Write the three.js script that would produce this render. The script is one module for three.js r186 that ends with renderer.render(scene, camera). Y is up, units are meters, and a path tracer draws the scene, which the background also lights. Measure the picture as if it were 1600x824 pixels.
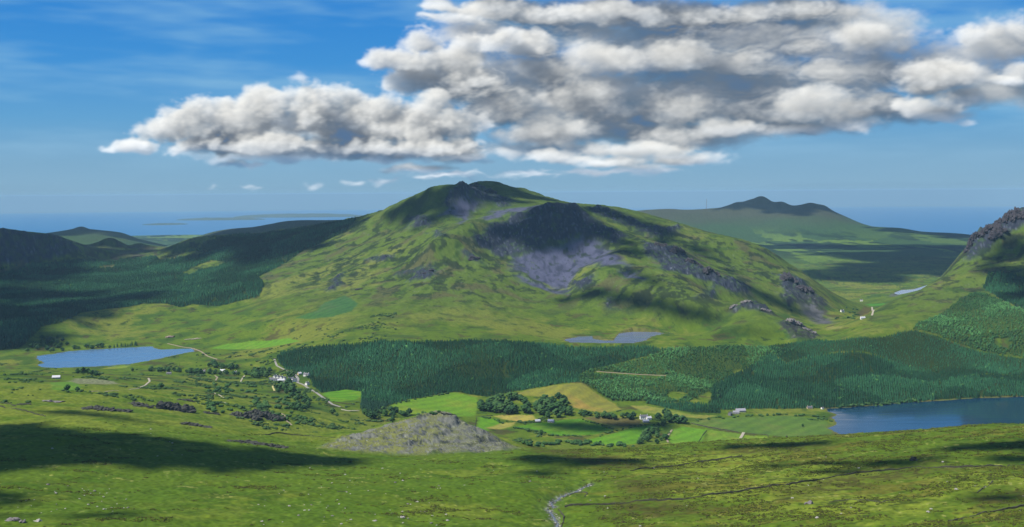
import * as THREE from 'three';
import { mergeGeometries, mergeVertices } from 'three/addons/utils/BufferGeometryUtils.js';

// ---------------------------------------------------------------- camera, sun, exposure
const scene = new THREE.Scene();
const D2R = Math.PI / 180, HFOV = 46, VFOV = 2 * Math.atan(Math.tan(HFOV / 2 * D2R) * 527 / 1024) / D2R;
const camera = new THREE.PerspectiveCamera(VFOV, 1024 / 527, 1, 400000);
const EYE = 650;                                   // metres above the sea
camera.position.set(0, EYE, 0);
camera.rotation.order = 'YXZ';
camera.rotation.set(-3.36 * D2R, 0, -0.4 * D2R);
camera.updateMatrixWorld(true);
scene.add(camera);
const renderer = new THREE.WebGLRenderer({ antialias: true });
renderer.setSize(1024, 527);
renderer.toneMapping = THREE.LinearToneMapping;
renderer.toneMappingExposure = 1.3;
renderer.shadowMap.enabled = true;

const SUN_AZ = -116 * D2R, SUN_EL = 54 * D2R;       // left of the view, a little behind
const SUN = new THREE.Vector3(Math.sin(SUN_AZ) * Math.cos(SUN_EL), Math.sin(SUN_EL), -Math.cos(SUN_AZ) * Math.cos(SUN_EL));
const sun = new THREE.DirectionalLight(new THREE.Color(1, 0.94, 0.85), 5);
sun.position.copy(SUN).multiplyScalar(9000).add(new THREE.Vector3(0, 200, -3500));
sun.target.position.set(0, 200, -3500);
sun.castShadow = true; sun.shadow.radius = 3;
Object.assign(sun.shadow.camera, { left: -6000, right: 6000, top: 6000, bottom: -6000, near: 10, far: 20000 });
sun.shadow.mapSize.set(4096, 4096);
scene.add(sun, sun.target);
scene.fog = new THREE.FogExp2(new THREE.Color(0.46, 0.78, 1.0), 1.9e-5);

// ---------------------------------------------------------------- random numbers and noise
function rng(seed) { let a = seed >>> 0; return () => { a = (a + 0x6d2b79f5) | 0; let t = Math.imul(a ^ (a >>> 15), 1 | a); t = (t + Math.imul(t ^ (t >>> 7), 61 | t)) ^ t; return ((t ^ (t >>> 14)) >>> 0) / 4294967296; }; }
const { clamp, lerp, smoothstep } = THREE.MathUtils;
const PERM = new Uint8Array(512); { const r = rng(7), p = [...Array(256).keys()]; for (let i = 255; i > 0; i--) { const j = Math.floor(r() * (i + 1)); [p[i], p[j]] = [p[j], p[i]]; } for (let i = 0; i < 512; i++) PERM[i] = p[i & 255]; }
const GX = new Float64Array(256), GY = new Float64Array(256); for (let i = 0; i < 256; i++) { GX[i] = Math.cos(i * 2.399963) * 1.5; GY[i] = Math.sin(i * 2.399963) * 1.5; }
function noise(x, y) {
  const xi = Math.floor(x), yi = Math.floor(y), fx = x - xi, fy = y - yi, X = xi & 255, Y = yi & 255;
  const u = fx * fx * fx * (fx * (fx * 6 - 15) + 10), v = fy * fy * fy * (fy * (fy * 6 - 15) + 10);
  const a = PERM[PERM[X] + Y], b = PERM[PERM[X + 1] + Y], c = PERM[PERM[X] + Y + 1], d = PERM[PERM[X + 1] + Y + 1];
  const n0 = GX[a] * fx + GY[a] * fy, n1 = GX[b] * (fx - 1) + GY[b] * fy, n2 = GX[c] * fx + GY[c] * (fy - 1), n3 = GX[d] * (fx - 1) + GY[d] * (fy - 1);
  return n0 + u * (n1 - n0) + v * (n2 - n0 + u * (n0 - n1 - n2 + n3));
}
function fbm(x, y, oct, gain = 0.5) { let s = 0, a = 1, t = 0; for (let i = 0; i < oct; i++) { s += a * noise(x, y); t += a; a *= gain; const k = x * 1.6 + y * 1.2; y = y * 1.6 - x * 1.2; x = k + 17.3; } return s / t; }
function ridged(x, y, oct) { let s = 0, a = 1, t = 0; for (let i = 0; i < oct; i++) { s += a * (1 - 2 * Math.abs(noise(x, y))); t += a; a *= 0.55; const k = x * 1.6 + y * 1.2; y = y * 1.6 - x * 1.2; x = k + 11.1; } return s / t; }

// ---------------------------------------------------------------- measured sight lines
// A feature is given by the direction it was measured in (in pixels of a 1600 wide picture) and its distance in km or its height above the sea.
function sight(px, py) {
  return new THREE.Vector3((px / 800 - 1) * Math.tan(HFOV / 2 * D2R), (1 - py / 412) * Math.tan(HFOV / 2 * D2R) * 824 / 1600, -1).applyQuaternion(camera.quaternion);
}
function azOf(px, py = 420) { const d = sight(px, py); return Math.atan2(d.x, -d.z); }
// ---------------------------------------------------------------- sky: air, thin streaks and marched cumulus
{
  const N = 96, tile = new Float32Array(N * N * N), r = rng(21);
  const layer = (cells, gain) => {
    const pts = new Float32Array(cells ** 3 * 3); for (let i = 0; i < pts.length; i++) pts[i] = r();
    for (let z = 0, o = 0; z < N; z++) for (let y = 0; y < N; y++) for (let x = 0; x < N; x++, o++) {
      const fx = x / N * cells, fy = y / N * cells, fz = z / N * cells, cx = Math.floor(fx), cy = Math.floor(fy), cz = Math.floor(fz); let m = 9;
      for (let k = -1; k < 2; k++) for (let j = -1; j < 2; j++) for (let i = -1; i < 2; i++) {
        const q = ((((cz + k + cells) % cells) * cells + (cy + j + cells) % cells) * cells + (cx + i + cells) % cells) * 3;
        const dx = cx + i + pts[q] - fx, dy = cy + j + pts[q + 1] - fy, dz = cz + k + pts[q + 2] - fz, d = dx * dx + dy * dy + dz * dz; if (d < m) m = d;
      }
      tile[o] += gain * (1 - Math.sqrt(m));
    }
  };
  layer(4, .52); layer(8, .28); layer(16, .2);
  const lookup = (x, y, z) => {   // in tiles
    x = (x - Math.floor(x)) * N; y = (y - Math.floor(y)) * N; z = (z - Math.floor(z)) * N;
    const xi = x | 0, yi = y | 0, zi = z | 0, fx = x - xi, fy = y - yi, fz = z - zi, x1 = (xi + 1) % N, a = (zi % N) * N * N, b = ((zi + 1) % N) * N * N, c = (yi % N) * N, d = ((yi + 1) % N) * N;
    const e0 = tile[a + c + xi] + fx * (tile[a + c + x1] - tile[a + c + xi]), e1 = tile[a + d + xi] + fx * (tile[a + d + x1] - tile[a + d + xi]);
    const e2 = tile[b + c + xi] + fx * (tile[b + c + x1] - tile[b + c + xi]), e3 = tile[b + d + xi] + fx * (tile[b + d + x1] - tile[b + d + xi]);
    const m = e0 + fy * (e1 - e0), n = e2 + fy * (e3 - e2); return m + fz * (n - m);
  };
  // cumulus heaps: where they stand in the sky (in the same pixel directions as above) and how large they are; the last number thins them
  const heaps = [];
  const heapsOf = (list, z0, thin = 1) => list.forEach(([x, y, rx, ry]) => heaps.push([x, y, rx * 1.22, ry * 1.25, Math.min(70, Math.max(rx, ry) * 1.0), z0 + 26 * Math.sin(x * 12.9 + y * 7.3), thin]));
  heapsOf([[190, 229, 34, 13], [214, 226, 30, 15], [222, 204, 20, 16], [250, 200, 36, 26], [290, 185, 44, 38], [307, 162, 24, 18], [350, 188, 50, 40], [346, 157, 22, 14], [400, 172, 55, 40], [425, 152, 40, 18], [480, 178, 50, 42], [468, 150, 30, 14], [520, 155, 38, 24], [545, 190, 55, 44], [548, 146, 22, 14], [590, 168, 36, 28], [622, 195, 55, 42], [660, 200, 55, 46], [672, 163, 40, 24], [708, 190, 42, 36], [330, 225, 75, 18], [430, 226, 100, 20], [560, 230, 105, 20], [680, 230, 75, 20]], 20);
  heapsOf([[600, 88, 42, 22], [574, 95, 18, 9], [655, 68, 34, 24], [640, 95, 50, 22], [700, 95, 56, 28], [730, 66, 36, 20], [776, 62, 36, 20], [822, 68, 50, 28], [615, 124, 32, 18], [660, 122, 55, 26], [725, 130, 66, 34]], -10, .9);
  heapsOf([[850, 110, 80, 38], [900, 150, 90, 48], [780, 165, 76, 42], [850, 205, 86, 34], [950, 92, 95, 32], [960, 190, 105, 42], [1050, 84, 95, 32], [1060, 165, 105, 42], [1050, 215, 100, 26], [1150, 96, 95, 36], [1170, 165, 105, 40], [1130, 200, 76, 18], [1250, 70, 80, 30], [1290, 112, 95, 38], [1270, 165, 95, 34], [1230, 200, 80, 14], [1340, 56, 64, 28], [1398, 62, 36, 20], [1370, 112, 76, 34], [1355, 160, 80, 28], [1325, 190, 56, 12]], -40, .66);
  heapsOf([[1450, 118, 64, 30], [1440, 165, 56, 20], [1498, 115, 44, 24], [1500, 150, 40, 18], [1505, 188, 18, 5], [1468, 180, 36, 8], [1560, 126, 42, 12], [1598, 112, 40, 20], [1512, 54, 36, 15], [1553, 44, 18, 20], [1592, 45, 26, 30], [1660, 60, 50, 36], [1660, 120, 40, 20]], -20, .75);
  heapsOf([[672, 24, 26, 7], [720, 26, 46, 11], [690, 6, 40, 10], [770, 12, 70, 20], [850, 22, 90, 20], [950, 18, 100, 24], [1050, 26, 100, 26], [1150, 22, 100, 24], [1250, 14, 90, 22], [1325, 16, 40, 16], [760, -40, 120, 34], [950, -50, 140, 40], [1150, -50, 140, 36], [1300, -45, 80, 30]], -50, .8);
  heapsOf([[760, 130, 130, 60], [930, 150, 210, 70], [1130, 130, 230, 90], [1330, 110, 130, 70], [1150, 36, 260, 44], [900, 30, 170, 44], [1340, 50, 120, 50], [1450, 120, 110, 46], [560, 200, 170, 36], [400, 205, 120, 30]], -85, .4);
  heapsOf([[1000, 204, 250, 26], [1230, 193, 150, 20], [850, 232, 150, 16], [620, 238, 160, 14], [420, 240, 130, 12], [1490, 90, 90, 50], [1560, 140, 80, 40], [1420, 176, 110, 18], [1560, 70, 90, 50], [1120, 60, 330, 40], [760, 50, 110, 30]], -95, .5);
  heapsOf([[365, 255, 46, 7], [466, 122, 18, 11], [548, 285, 20, 6], [490, 285, 16, 6], [331, 287, 12, 4], [390, 288, 12, 4], [600, 282, 28, 4], [640, 263, 55, 7], [720, 246, 55, 9], [792, 236, 24, 12], [860, 244, 55, 12], [930, 252, 85, 10], [1000, 234, 100, 16], [1060, 245, 80, 12], [830, 268, 55, 4], [930, 269, 75, 4], [700, 272, 70, 3], [230, 205, 8, 5], [1010, 262, 60, 4]], 30, .6);
  const X0 = -300, X1 = 1900, Y0 = -140, Y1 = 320, Z0 = -130, Z1 = 110, LX = 276, LY = 116, LZ = 25, field = new Float32Array(LX * LY * LZ).fill(-1), thinness = new Float32Array(LX * LY * LZ).fill(.6);
  for (const [hx, hy, rx, ry, rz, hz, thin] of heaps) {
    const a = (v, lo, hi, n) => clamp(Math.round((v - lo) / (hi - lo) * (n - 1)), 0, n - 1);
    for (let k = a(hz - 2 * rz, Z0, Z1, LZ); k <= a(hz + 2 * rz, Z0, Z1, LZ); k++) for (let j = a(hy - 2 * ry, Y0, Y1, LY); j <= a(hy + 2 * ry, Y0, Y1, LY); j++) for (let i = a(hx - 2 * rx, X0, X1, LX); i <= a(hx + 2 * rx, X0, X1, LX); i++) {
      const x = lerp(X0, X1, i / (LX - 1)), y = lerp(Y0, Y1, j / (LY - 1)), z = lerp(Z0, Z1, k / (LZ - 1)), o = (k * LY + j) * LX + i;
      const dy = (y - hy) / (y > hy ? ry * .72 : ry), v = 1 - Math.sqrt(((x - hx) / rx) ** 2 + dy * dy + ((z - hz) / rz) ** 2);
      const old = field[o], w = clamp(.5 + .5 * (v - old) / .25, 0, 1); thinness[o] = lerp(thinness[o], thin, w); field[o] = lerp(old, v, w) + .25 * w * (1 - w) * .5;
    }
  }
  const grid3 = (g, x, y, z) => {
    x = (x - X0) / (X1 - X0) * (LX - 1); y = (y - Y0) / (Y1 - Y0) * (LY - 1); z = (z - Z0) / (Z1 - Z0) * (LZ - 1);
    if (x < 0 || y < 0 || z < 0 || x >= LX - 1 || y >= LY - 1 || z >= LZ - 1) return -1;
    const xi = x | 0, yi = y | 0, zi = z | 0, fx = x - xi, fy = y - yi, fz = z - zi, o = (zi * LY + yi) * LX + xi, q = LX * LY;
    const e0 = g[o] + fx * (g[o + 1] - g[o]), e1 = g[o + LX] + fx * (g[o + LX + 1] - g[o + LX]), e2 = g[o + q] + fx * (g[o + q + 1] - g[o + q]), e3 = g[o + q + LX] + fx * (g[o + q + LX + 1] - g[o + q + LX]);
    const m = e0 + fy * (e1 - e0), n = e2 + fy * (e3 - e2); return m + fz * (n - m);
  };
  const density = (x, y, z, fine) => {
    const wx = lookup(x / 310 + .2, y / 260, z / 300) - .6, wy = lookup(x / 270, y / 240 + .7, z / 280 + .4) - .6, X = x + 46 * wx, Y = y + 34 * wy;
    const f = grid3(field, X, Y, z); if (f < -.42) return 0;
    const firm = clamp((grid3(thinness, X, Y, z) - .5) * 2.2, 0, 1), kx = lerp(330, 215, firm), n = lookup(x / kx + .13 * y / 210, y / 165, z / 180 + .3), m = fine ? lookup(y / 62 + .4, x / lerp(100, 66, firm), z / 62) : .57, o = fine ? lookup(x / 27 + .6, z / 31, y / 25) : .57;
    return clamp((f + (n - .6) * lerp(.8, .95, firm) + (m - .57) * .55 + (o - .57) * .3) * lerp(1.9, 4.2, firm), 0, 1) * lerp(.55, 1, firm);
  };
  const soft = (x, y, z) => { const f = grid3(field, x, y, z); if (f < -.3) return 0; return clamp((f + (lookup(x / 210 + .13 * y / 210, y / 165, z / 180 + .3) - .6) * .8) * 2.6, 0, 1) * grid3(thinness, x, y, z); };
  const LDIR = [-.70, -.62, .36];
  function cumulus(x, y, seed) {       // [red, green, blue, cover]
    let T = 1, R = 0, G = 0, B = 0; const step = 5;
    for (let z = Z1 - step * seed; z > Z0; z -= step) {
      const d = density(x, y, z, true); if (d <= .01) continue;
      let tau = 0; for (let k = 1; k <= 12; k++) { const s = 4 * k * (1 + .2 * k); tau += (k < 3 ? density(x + LDIR[0] * s, y + LDIR[1] * s, z + LDIR[2] * s, true) * .6 : soft(x + LDIR[0] * s, y + LDIR[1] * s, z + LDIR[2] * s)) * 4 * (1 + .4 * k) * .056; }
      const a = 1 - Math.exp(-d * step * .06), up = clamp(.62 - .45 * grid3(field, x, y + 10, z) - .35 * grid3(field, x - 12, y - 20, z), .3, 1), sunlit = .80 * Math.exp(-tau * .95), glow = .30 * Math.exp(-tau * .32), w = T * a;
      R += w * (sunlit * 1.02 + glow * .66 + up * .085); G += w * (sunlit * .93 + glow * .73 + up * .19); B += w * (sunlit * .76 + glow * .80 + up * .35);
      T *= 1 - a; if (T < .02) { T = 0; break; }
    }
    return [R, G, B, 1 - T];
  }
  const SKY_W = 4096, SKY_H = 4096, data = new Float32Array(SKY_W * SKY_H * 4);
  const inv = camera.quaternion.clone().invert(), v = new THREE.Vector3(), t2 = Math.tan(HFOV / 2 * D2R);
  const STOPS = [[0, .25, .43, .585], [1.5, .21, .41, .60], [3.5, .125, .365, .645], [6, .058, .29, .665], [9, .032, .235, .65], [16, .024, .19, .58], [35, .02, .15, .47], [90, .014, .10, .33]];
  const airAt = (el) => { let k = 0; while (k < STOPS.length - 2 && el > STOPS[k + 1][0]) k++; const a = STOPS[k], b = STOPS[k + 1], t = clamp((el - a[0]) / (b[0] - a[0]), 0, 1); return [1, 2, 3].map((c) => lerp(a[c], b[c], t)); };
  for (let j = 0; j < SKY_H; j++) {
    const el = ((j + .5) / SKY_H - .5) * Math.PI, eld = el / D2R;
    if (eld < -3) { for (let i = 0; i < SKY_W; i++) data.set([.10, .16, .2, 1], (j * SKY_W + i) * 4); continue; }
    const air = airAt(Math.max(0, eld)), coarse = eld > 14 ? 4 : 1;
    for (let i = 0; i < SKY_W; i++) {
      const o = (j * SKY_W + i) * 4, round = ((i + .5) / SKY_W - .5) * 2 * Math.PI, x = Math.cos(round) * Math.cos(el), y = Math.sin(el), z = Math.sin(round) * Math.cos(el);
      let c = air.slice();
      const az = Math.atan2(x, -z);
      // thin high streaks
      const st = smoothstep(fbm(az * 5 + 3, eld * .55 + .6 * Math.sin(az * 2), 4) + .25 * fbm(az * 22, eld * 2.6, 3), -.28, .6) * smoothstep(eld, .3, 3) * (1 - smoothstep(eld, 12, 30)) * .5;
      c = [lerp(c[0], .36, st * .8), lerp(c[1], .56, st), lerp(c[2], .76, st)];
      let done = false;
      v.set(x, y, z).applyQuaternion(inv);
      if (v.z < 0) {
        const px = (v.x / -v.z / t2 + 1) * 800, py = (1 - v.y / -v.z / (t2 * 824 / 1600)) * 412;
        if (px > X0 + 40 && px < X1 - 40 && py > Y0 + 10 && py < 310) { const q = cumulus(px, py, ((i * 7919 + j * 104729) % 97) / 97); c = [c[0] * (1 - q[3]) + q[0], c[1] * (1 - q[3]) + q[1], c[2] * (1 - q[3]) + q[2]]; done = true; }
      }
      if (!done && eld > 3) { // fair-weather cumulus over the rest of the sky, a layer 1300 m up
        const k = 1.3 / Math.max(y, .05), cx = x * k, cz = z * k, n = fbm(cx * .8 + 5, cz * .8, 5, .55), m = smoothstep(n, .06, .32) * smoothstep(eld, 3, 12), l = clamp(.5 + 1.6 * (n - fbm((cx - .12) * .8 + 5, cz * .8, 3, .55)), 0, 1);
        c = [lerp(c[0], .36 + .5 * l, m), lerp(c[1], .42 + .42 * l, m), lerp(c[2], .52 + .3 * l, m)];
      }
      for (let k = 0; k < 3; k++) data[o + k] = c[k] / renderer.toneMappingExposure; data[o + 3] = 1;
    }
  }
  const t = new THREE.DataTexture(data, SKY_W, SKY_H, THREE.RGBAFormat, THREE.FloatType); t.mapping = THREE.EquirectangularReflectionMapping; t.magFilter = THREE.LinearFilter; t.needsUpdate = true;
  scene.background = t; scene.environment = t;
}
// ---------------------------------------------------------------- the lie of the land
// Heights are known along measured lines (ridges, brows, shores); a thin-plate surface over bearing and log distance joins them.
const KNOT = [];
function seen(...list) { for (const [px, py, v] of list) { const s = sight(px, py), q = Math.hypot(s.x, s.z), t = s.y / q; const d = v < 40 ? v * 1000 : (v - EYE) / t; KNOT.push([Math.atan2(s.x, -s.z), Math.log(d / 1000), EYE + t * d]); } }
function hidden(...list) { for (const [px, d, h] of list) KNOT.push([azOf(px), Math.log(d), h]); }
// near moor, from below the frame to its brow
hidden([-600, .3, 545], [-100, .3, 545], [400, .3, 545], [800, .3, 545], [1200, .3, 545], [1700, .3, 545], [2200, .3, 545]);
hidden([-600, .6, 440], [0, .6, 440], [400, .6, 436], [800, .6, 432], [1200, .6, 440], [1600, .6, 445], [2200, .6, 455]);
seen([0, 824, .93], [200, 824, .92], [400, 824, .93], [600, 824, .95], [800, 824, .95], [870, 824, .975], [1000, 824, .95], [1200, 824, .93], [1400, 824, .91], [1600, 824, .88]);
seen([0, 765, 1.12], [200, 765, 1.13], [400, 762, 1.15], [600, 760, 1.16], [800, 760, 1.15], [872, 772, 1.13], [1000, 765, 1.13], [1200, 760, 1.12], [1400, 755, 1.11], [1600, 750, 1.1]);
seen([1600, 662, 1.55], [1500, 668, 1.55], [1400, 676, 1.55], [1300, 681, 1.55], [1200, 686, 1.55], [1100, 691, 1.55], [1000, 700, 1.53], [900, 703, 1.52], [820, 708, 1.5]);
seen([1600, 705, 1.3], [1400, 712, 1.31], [1200, 722, 1.31], [1050, 728, 1.32], [920, 728, 1.31], [885, 745, 1.24], [930, 752, 1.2], [830, 735, 1.29], [820, 718, 1.4], [880, 716, 1.42], [700, 728, 1.34], [500, 725, 1.36], [600, 722, 1.38]);
hidden([1600, 2.0, 240], [1400, 2.0, 235], [1200, 2.0, 225], [1050, 2.0, 215], [900, 1.95, 215], [1200, 2.3, 160], [1050, 2.25, 165], [900, 2.2, 165], [1400, 2.3, 150], [1600, 2.35, 146]);
seen([0, 700, 1.4], [0, 650, 1.8], [0, 620, 2.1], [0, 600, 2.35], [0, 582, 2.75], [200, 700, 1.4], [200, 650, 1.8], [200, 625, 2.1], [200, 600, 2.55], [200, 586, 2.95]);
seen([400, 700, 1.45], [400, 670, 1.75], [400, 640, 2.2], [400, 612, 2.7], [400, 592, 3.05], [300, 640, 2.1], [300, 605, 2.6], [300, 590, 2.95], [480, 650, 2.25], [500, 625, 2.6], [480, 600, 192], [320, 685, 1.52], [100, 680, 1.55]);
hidden([-300, 1.2, 390], [-300, 1.8, 340], [-300, 2.5, 290], [-300, 3.2, 220], [1900, 1.2, 385], [1900, 1.55, 355], [1900, 2.0, 250], [1900, 2.4, 147], [2300, 1.5, 380], [2300, 2.4, 150]);
// quarry tip and the ground round it
seen([500, 697, 1.62], [540, 684, 1.68], [580, 673, 1.72], [620, 661, 1.745], [650, 653, 1.76], [670, 648, 1.775], [690, 646, 1.78], [706, 650, 1.78], [722, 660, 1.77], [742, 671, 1.75], [770, 681, 1.73], [800, 696, 1.68]);
seen([500, 703, 1.53], [560, 708, 1.52], [620, 710, 1.53], [680, 713, 1.5], [740, 710, 1.53], [640, 690, 1.62], [600, 692, 1.6], [690, 692, 1.63], [740, 695, 1.63], [700, 672, 1.7]);
hidden([690, 1.95, 268], [640, 1.95, 268], [740, 1.95, 255], [600, 1.95, 265], [560, 1.9, 266], [800, 1.9, 235], [520, 2.05, 240], [660, 2.2, 205], [760, 2.2, 190], [580, 2.2, 215]);
// valley floor
seen([560, 650, 195], [600, 655, 186], [700, 640, 170], [700, 620, 176], [640, 635, 180], [760, 655, 160], [800, 682, 155], [850, 694, 155], [900, 688, 152], [900, 662, 153], [960, 688, 150], [1000, 665, 150], [1000, 642, 160], [1100, 682, 146], [1100, 656, 150]);
seen([1200, 672, 144], [1200, 646, 146], [1290, 662, 141.5], [1290, 645, 142], [860, 605, 188], [910, 600, 194], [940, 625, 165], [830, 625, 172]);
seen([1308, 637, 141], [1350, 635, 141], [1412, 629, 141], [1470, 626, 141], [1525, 622, 141], [1600, 620, 141], [1305, 672, 141], [1800, 615, 141], [2000, 610, 141]);
seen([60, 576, 184], [140, 578, 184], [55, 560, 183], [110, 546, 183], [200, 541, 183], [290, 541, 183], [305, 549, 183], [240, 566, 184]);
hidden([880, 3.3, 232], [940, 3.3, 232], [1000, 3.3, 231], [1040, 3.3, 231]);
hidden([1340, 2.75, 138], [1420, 2.75, 137], [1500, 2.75, 136], [1600, 2.75, 136], [1750, 2.75, 136], [1420, 2.93, 138], [1520, 2.95, 138], [1620, 2.95, 138], [1320, 2.65, 139]);
hidden([150, 3.4, 181], [200, 3.45, 181]);
// plantation slope below the mountain
seen([450, 575, 195], [500, 600, 190], [600, 600, 190], [600, 560, 225], [600, 536, 254], [500, 545, 235], [440, 555, 214], [700, 590, 195], [700, 560, 225], [700, 529, 254], [800, 590, 190], [800, 560, 222], [800, 530, 248], [900, 590, 192], [900, 560, 214], [900, 540, 230], [1000, 600, 176], [1000, 560, 211], [1000, 540, 229], [1100, 600, 170], [1100, 560, 204], [1100, 541, 225], [1200, 600, 165], [1200, 560, 200], [1200, 539, 224], [1300, 600, 165], [1300, 560, 205], [1300, 534, 229]);
seen([900, 526, 235], [960, 524, 235], [1030, 521, 235], [960, 519, 237], [880, 520, 240]);
// right-hand mountain
seen([1400, 600, 166], [1400, 560, 196], [1400, 525, 3.47], [1400, 500, 3.68], [1500, 450, 4.1], [1500, 500, 3.7], [1500, 550, 205], [1500, 600, 160], [1600, 380, 4.45], [1600, 430, 4.15], [1600, 500, 3.7], [1600, 550, 207], [1600, 600, 158], [1550, 400, 4.42], [1550, 450, 4.1]);
seen([1600, 331, 4.7], [1587, 332, 4.7], [1575, 339, 4.68], [1562, 351, 4.64], [1550, 360, 4.62], [1530, 369, 4.56], [1520, 381, 4.52], [1513, 392, 4.48], [1505, 405, 4.44], [1498, 416, 4.4], [1480, 430, 4.3], [1462, 442, 4.2], [1437, 457, 4.1], [1416, 469, 3.98], [1397, 478, 3.9], [1385, 487, 3.85], [1366, 494, 3.8], [1354, 500, 3.75], [1335, 507, 3.7], [1312, 514, 3.66], [1350, 517, 3.58], [1345, 528, 3.42], [1440, 480, 3.85], [1450, 510, 3.58]);
seen([1700, 305, 4.75], [1700, 400, 4.3], [1700, 500, 3.7], [1700, 595, 160], [1950, 300, 4.75], [1950, 420, 4.2], [1950, 520, 3.6], [1950, 590, 162]);
hidden([1600, 5.3, 430], [1560, 5.2, 380], [1510, 5.0, 290], [1450, 4.7, 200], [1400, 4.4, 175], [1700, 5.5, 450], [1700, 7, 200], [1950, 6, 350]);
// valley beyond the gap, the plain
seen([1290, 516, 3.9], [1340, 493, 4.4], [1350, 480, 4.9], [1380, 470, 5.4], [1370, 456, 6.0], [1420, 452, 6.4], [1400, 445, 6.7], [1450, 441, 6.8]);
seen([1200, 420, 7.5], [1300, 442, 6.9], [1250, 420, 7.3], [1300, 400, 8.6], [1400, 400, 8.6], [1450, 400, 8.6], [1500, 392, 9.0], [1350, 422, 7.5], [1400, 430, 7.2], [1480, 410, 8.0], [1200, 386, 10], [1300, 376, 10.8], [1400, 371, 11], [1150, 373, 11], [1490, 373, 11]);
seen([1412, 357, 12], [1437, 362, 12], [1475, 364, 12], [1500, 365, 12], [1525, 370, 11.8], [1380, 356, 12.2]);
seen([1000, 329, 13], [1012, 328, 13], [1035, 327, 13], [1055, 327, 13], [1075, 329, 13], [1100, 329, 13], [1120, 327, 13], [1135, 325, 13], [1150, 323, 13], [1167, 322, 13], [1189, 321, 13.1], [1211, 322, 13], [1235, 324, 13], [1260, 325, 13], [1285, 326, 13.1], [1299, 330, 13], [1310, 334, 13], [1326, 343, 12.8], [1345, 350, 12.5], [1360, 354, 12.4]);
seen([1060, 345, 12], [1150, 350, 12], [1250, 352, 12], [1320, 362, 11.6], [1200, 338, 12.5], [1100, 338, 12.5], [1280, 335, 12.5]);
hidden([1000, 14.5, 250], [1050, 15, 200], [1150, 15, 200], [1250, 15, 180], [1330, 14.5, 120], [1400, 13.5, 100], [1480, 13.5, 90], [1540, 13.5, 80], [1650, 12, 120], [1900, 12, 100]);
// far left
seen([0, 358, 6.6], [20, 361, 6.6], [45, 364, 6.6], [80, 367, 6.6], [95, 371, 6.5], [110, 379, 6.4], [119, 387, 6.3], [123, 394, 6.2], [60, 390, 6.25], [20, 410, 6.0]);
hidden([0, 7.7, 320], [60, 7.6, 290], [100, 7.3, 240], [135, 7.2, 215], [-200, 6.6, 480], [-200, 8, 300], [-500, 6.6, 480], [-500, 5, 300]);
seen([135, 389, 6.7], [150, 382, 6.75], [160, 379, 6.8], [171, 376, 6.8], [181, 378.5, 6.8], [195, 385, 6.8], [205, 387, 6.8], [213, 384, 6.8], [223, 389, 6.7], [232, 395, 6.6], [170, 395, 6.45], [215, 402, 6.3], [140, 405, 6.25]);
hidden([170, 7.7, 270], [210, 7.7, 265], [240, 7.3, 260]);
seen([85, 366, 11], [105, 361, 11], [127, 357, 11], [140, 360, 11], [170, 362, 11], [195, 365, 11], [210, 371, 11], [225, 376, 10.9], [242, 379, 10.7], [120, 372, 10], [250, 391, 9], [290, 384, 9.6]);
hidden([100, 12.7, 140], [150, 12.7, 130], [210, 12.3, 90], [60, 12, 120], [0, 12, 100], [-300, 12, 100]);
seen([230, 369, 17.5], [270, 368.5, 17.5], [310, 368, 17.5], [210, 373, 16], [260, 374, 15.5], [310, 373, 15.5]);
hidden([0, 17, -30], [100, 17, -30], [400, 17, 0], [500, 16, 0], [600, 16, 0], [800, 17, -30], [1000, 18, -40], [1300, 18, -60], [1600, 17, -60], [1500, 15.5, -30], [-300, 16, -30], [2000, 15, -60]);
seen([320, 366, 9.0], [340, 361, 9.0], [360, 358, 9], [400, 355, 8.8], [430, 350, 8.7], [450, 346, 8.6], [470, 345, 8.55], [490, 345, 8.5], [520, 346, 8.4], [550, 342, 8.3], [585, 337, 8.2]);
hidden([400, 10.5, 200], [500, 10.5, 200], [330, 10.5, 150], [600, 10, 250], [400, 7.4, 300], [480, 7.2, 320], [560, 7.0, 350], [320, 7.6, 270]);
seen([262, 390, 6.35], [275, 385, 6.3], [300, 374, 6.2], [325, 371, 6.1], [350, 371, 6.0], [375, 369, 6.0], [400, 367, 6.0], [430, 363, 5.9], [470, 356, 5.8], [500, 351, 5.7], [530, 347, 5.6], [555, 343, 5.5]);
seen([50, 440, 5.6], [100, 430, 5.8], [200, 430, 5.6], [300, 420, 5.5], [400, 410, 5.25], [450, 390, 5.3], [500, 376, 5.3], [100, 470, 4.9], [200, 460, 5.0], [300, 450, 4.95], [370, 440, 4.85], [100, 500, 4.3], [200, 490, 4.45], [300, 480, 4.5], [0, 500, 4.4], [0, 540, 190], [0, 460, 5.2], [0, 425, 5.9], [350, 390, 5.7], [250, 415, 5.8], [-200, 450, 5.3], [-200, 540, 190]);
seen([150, 512, 205], [300, 512, 214], [200, 537, 187], [375, 500, 234], [330, 540, 190], [400, 535, 200], [450, 530, 216], [390, 475, 255]);
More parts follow.
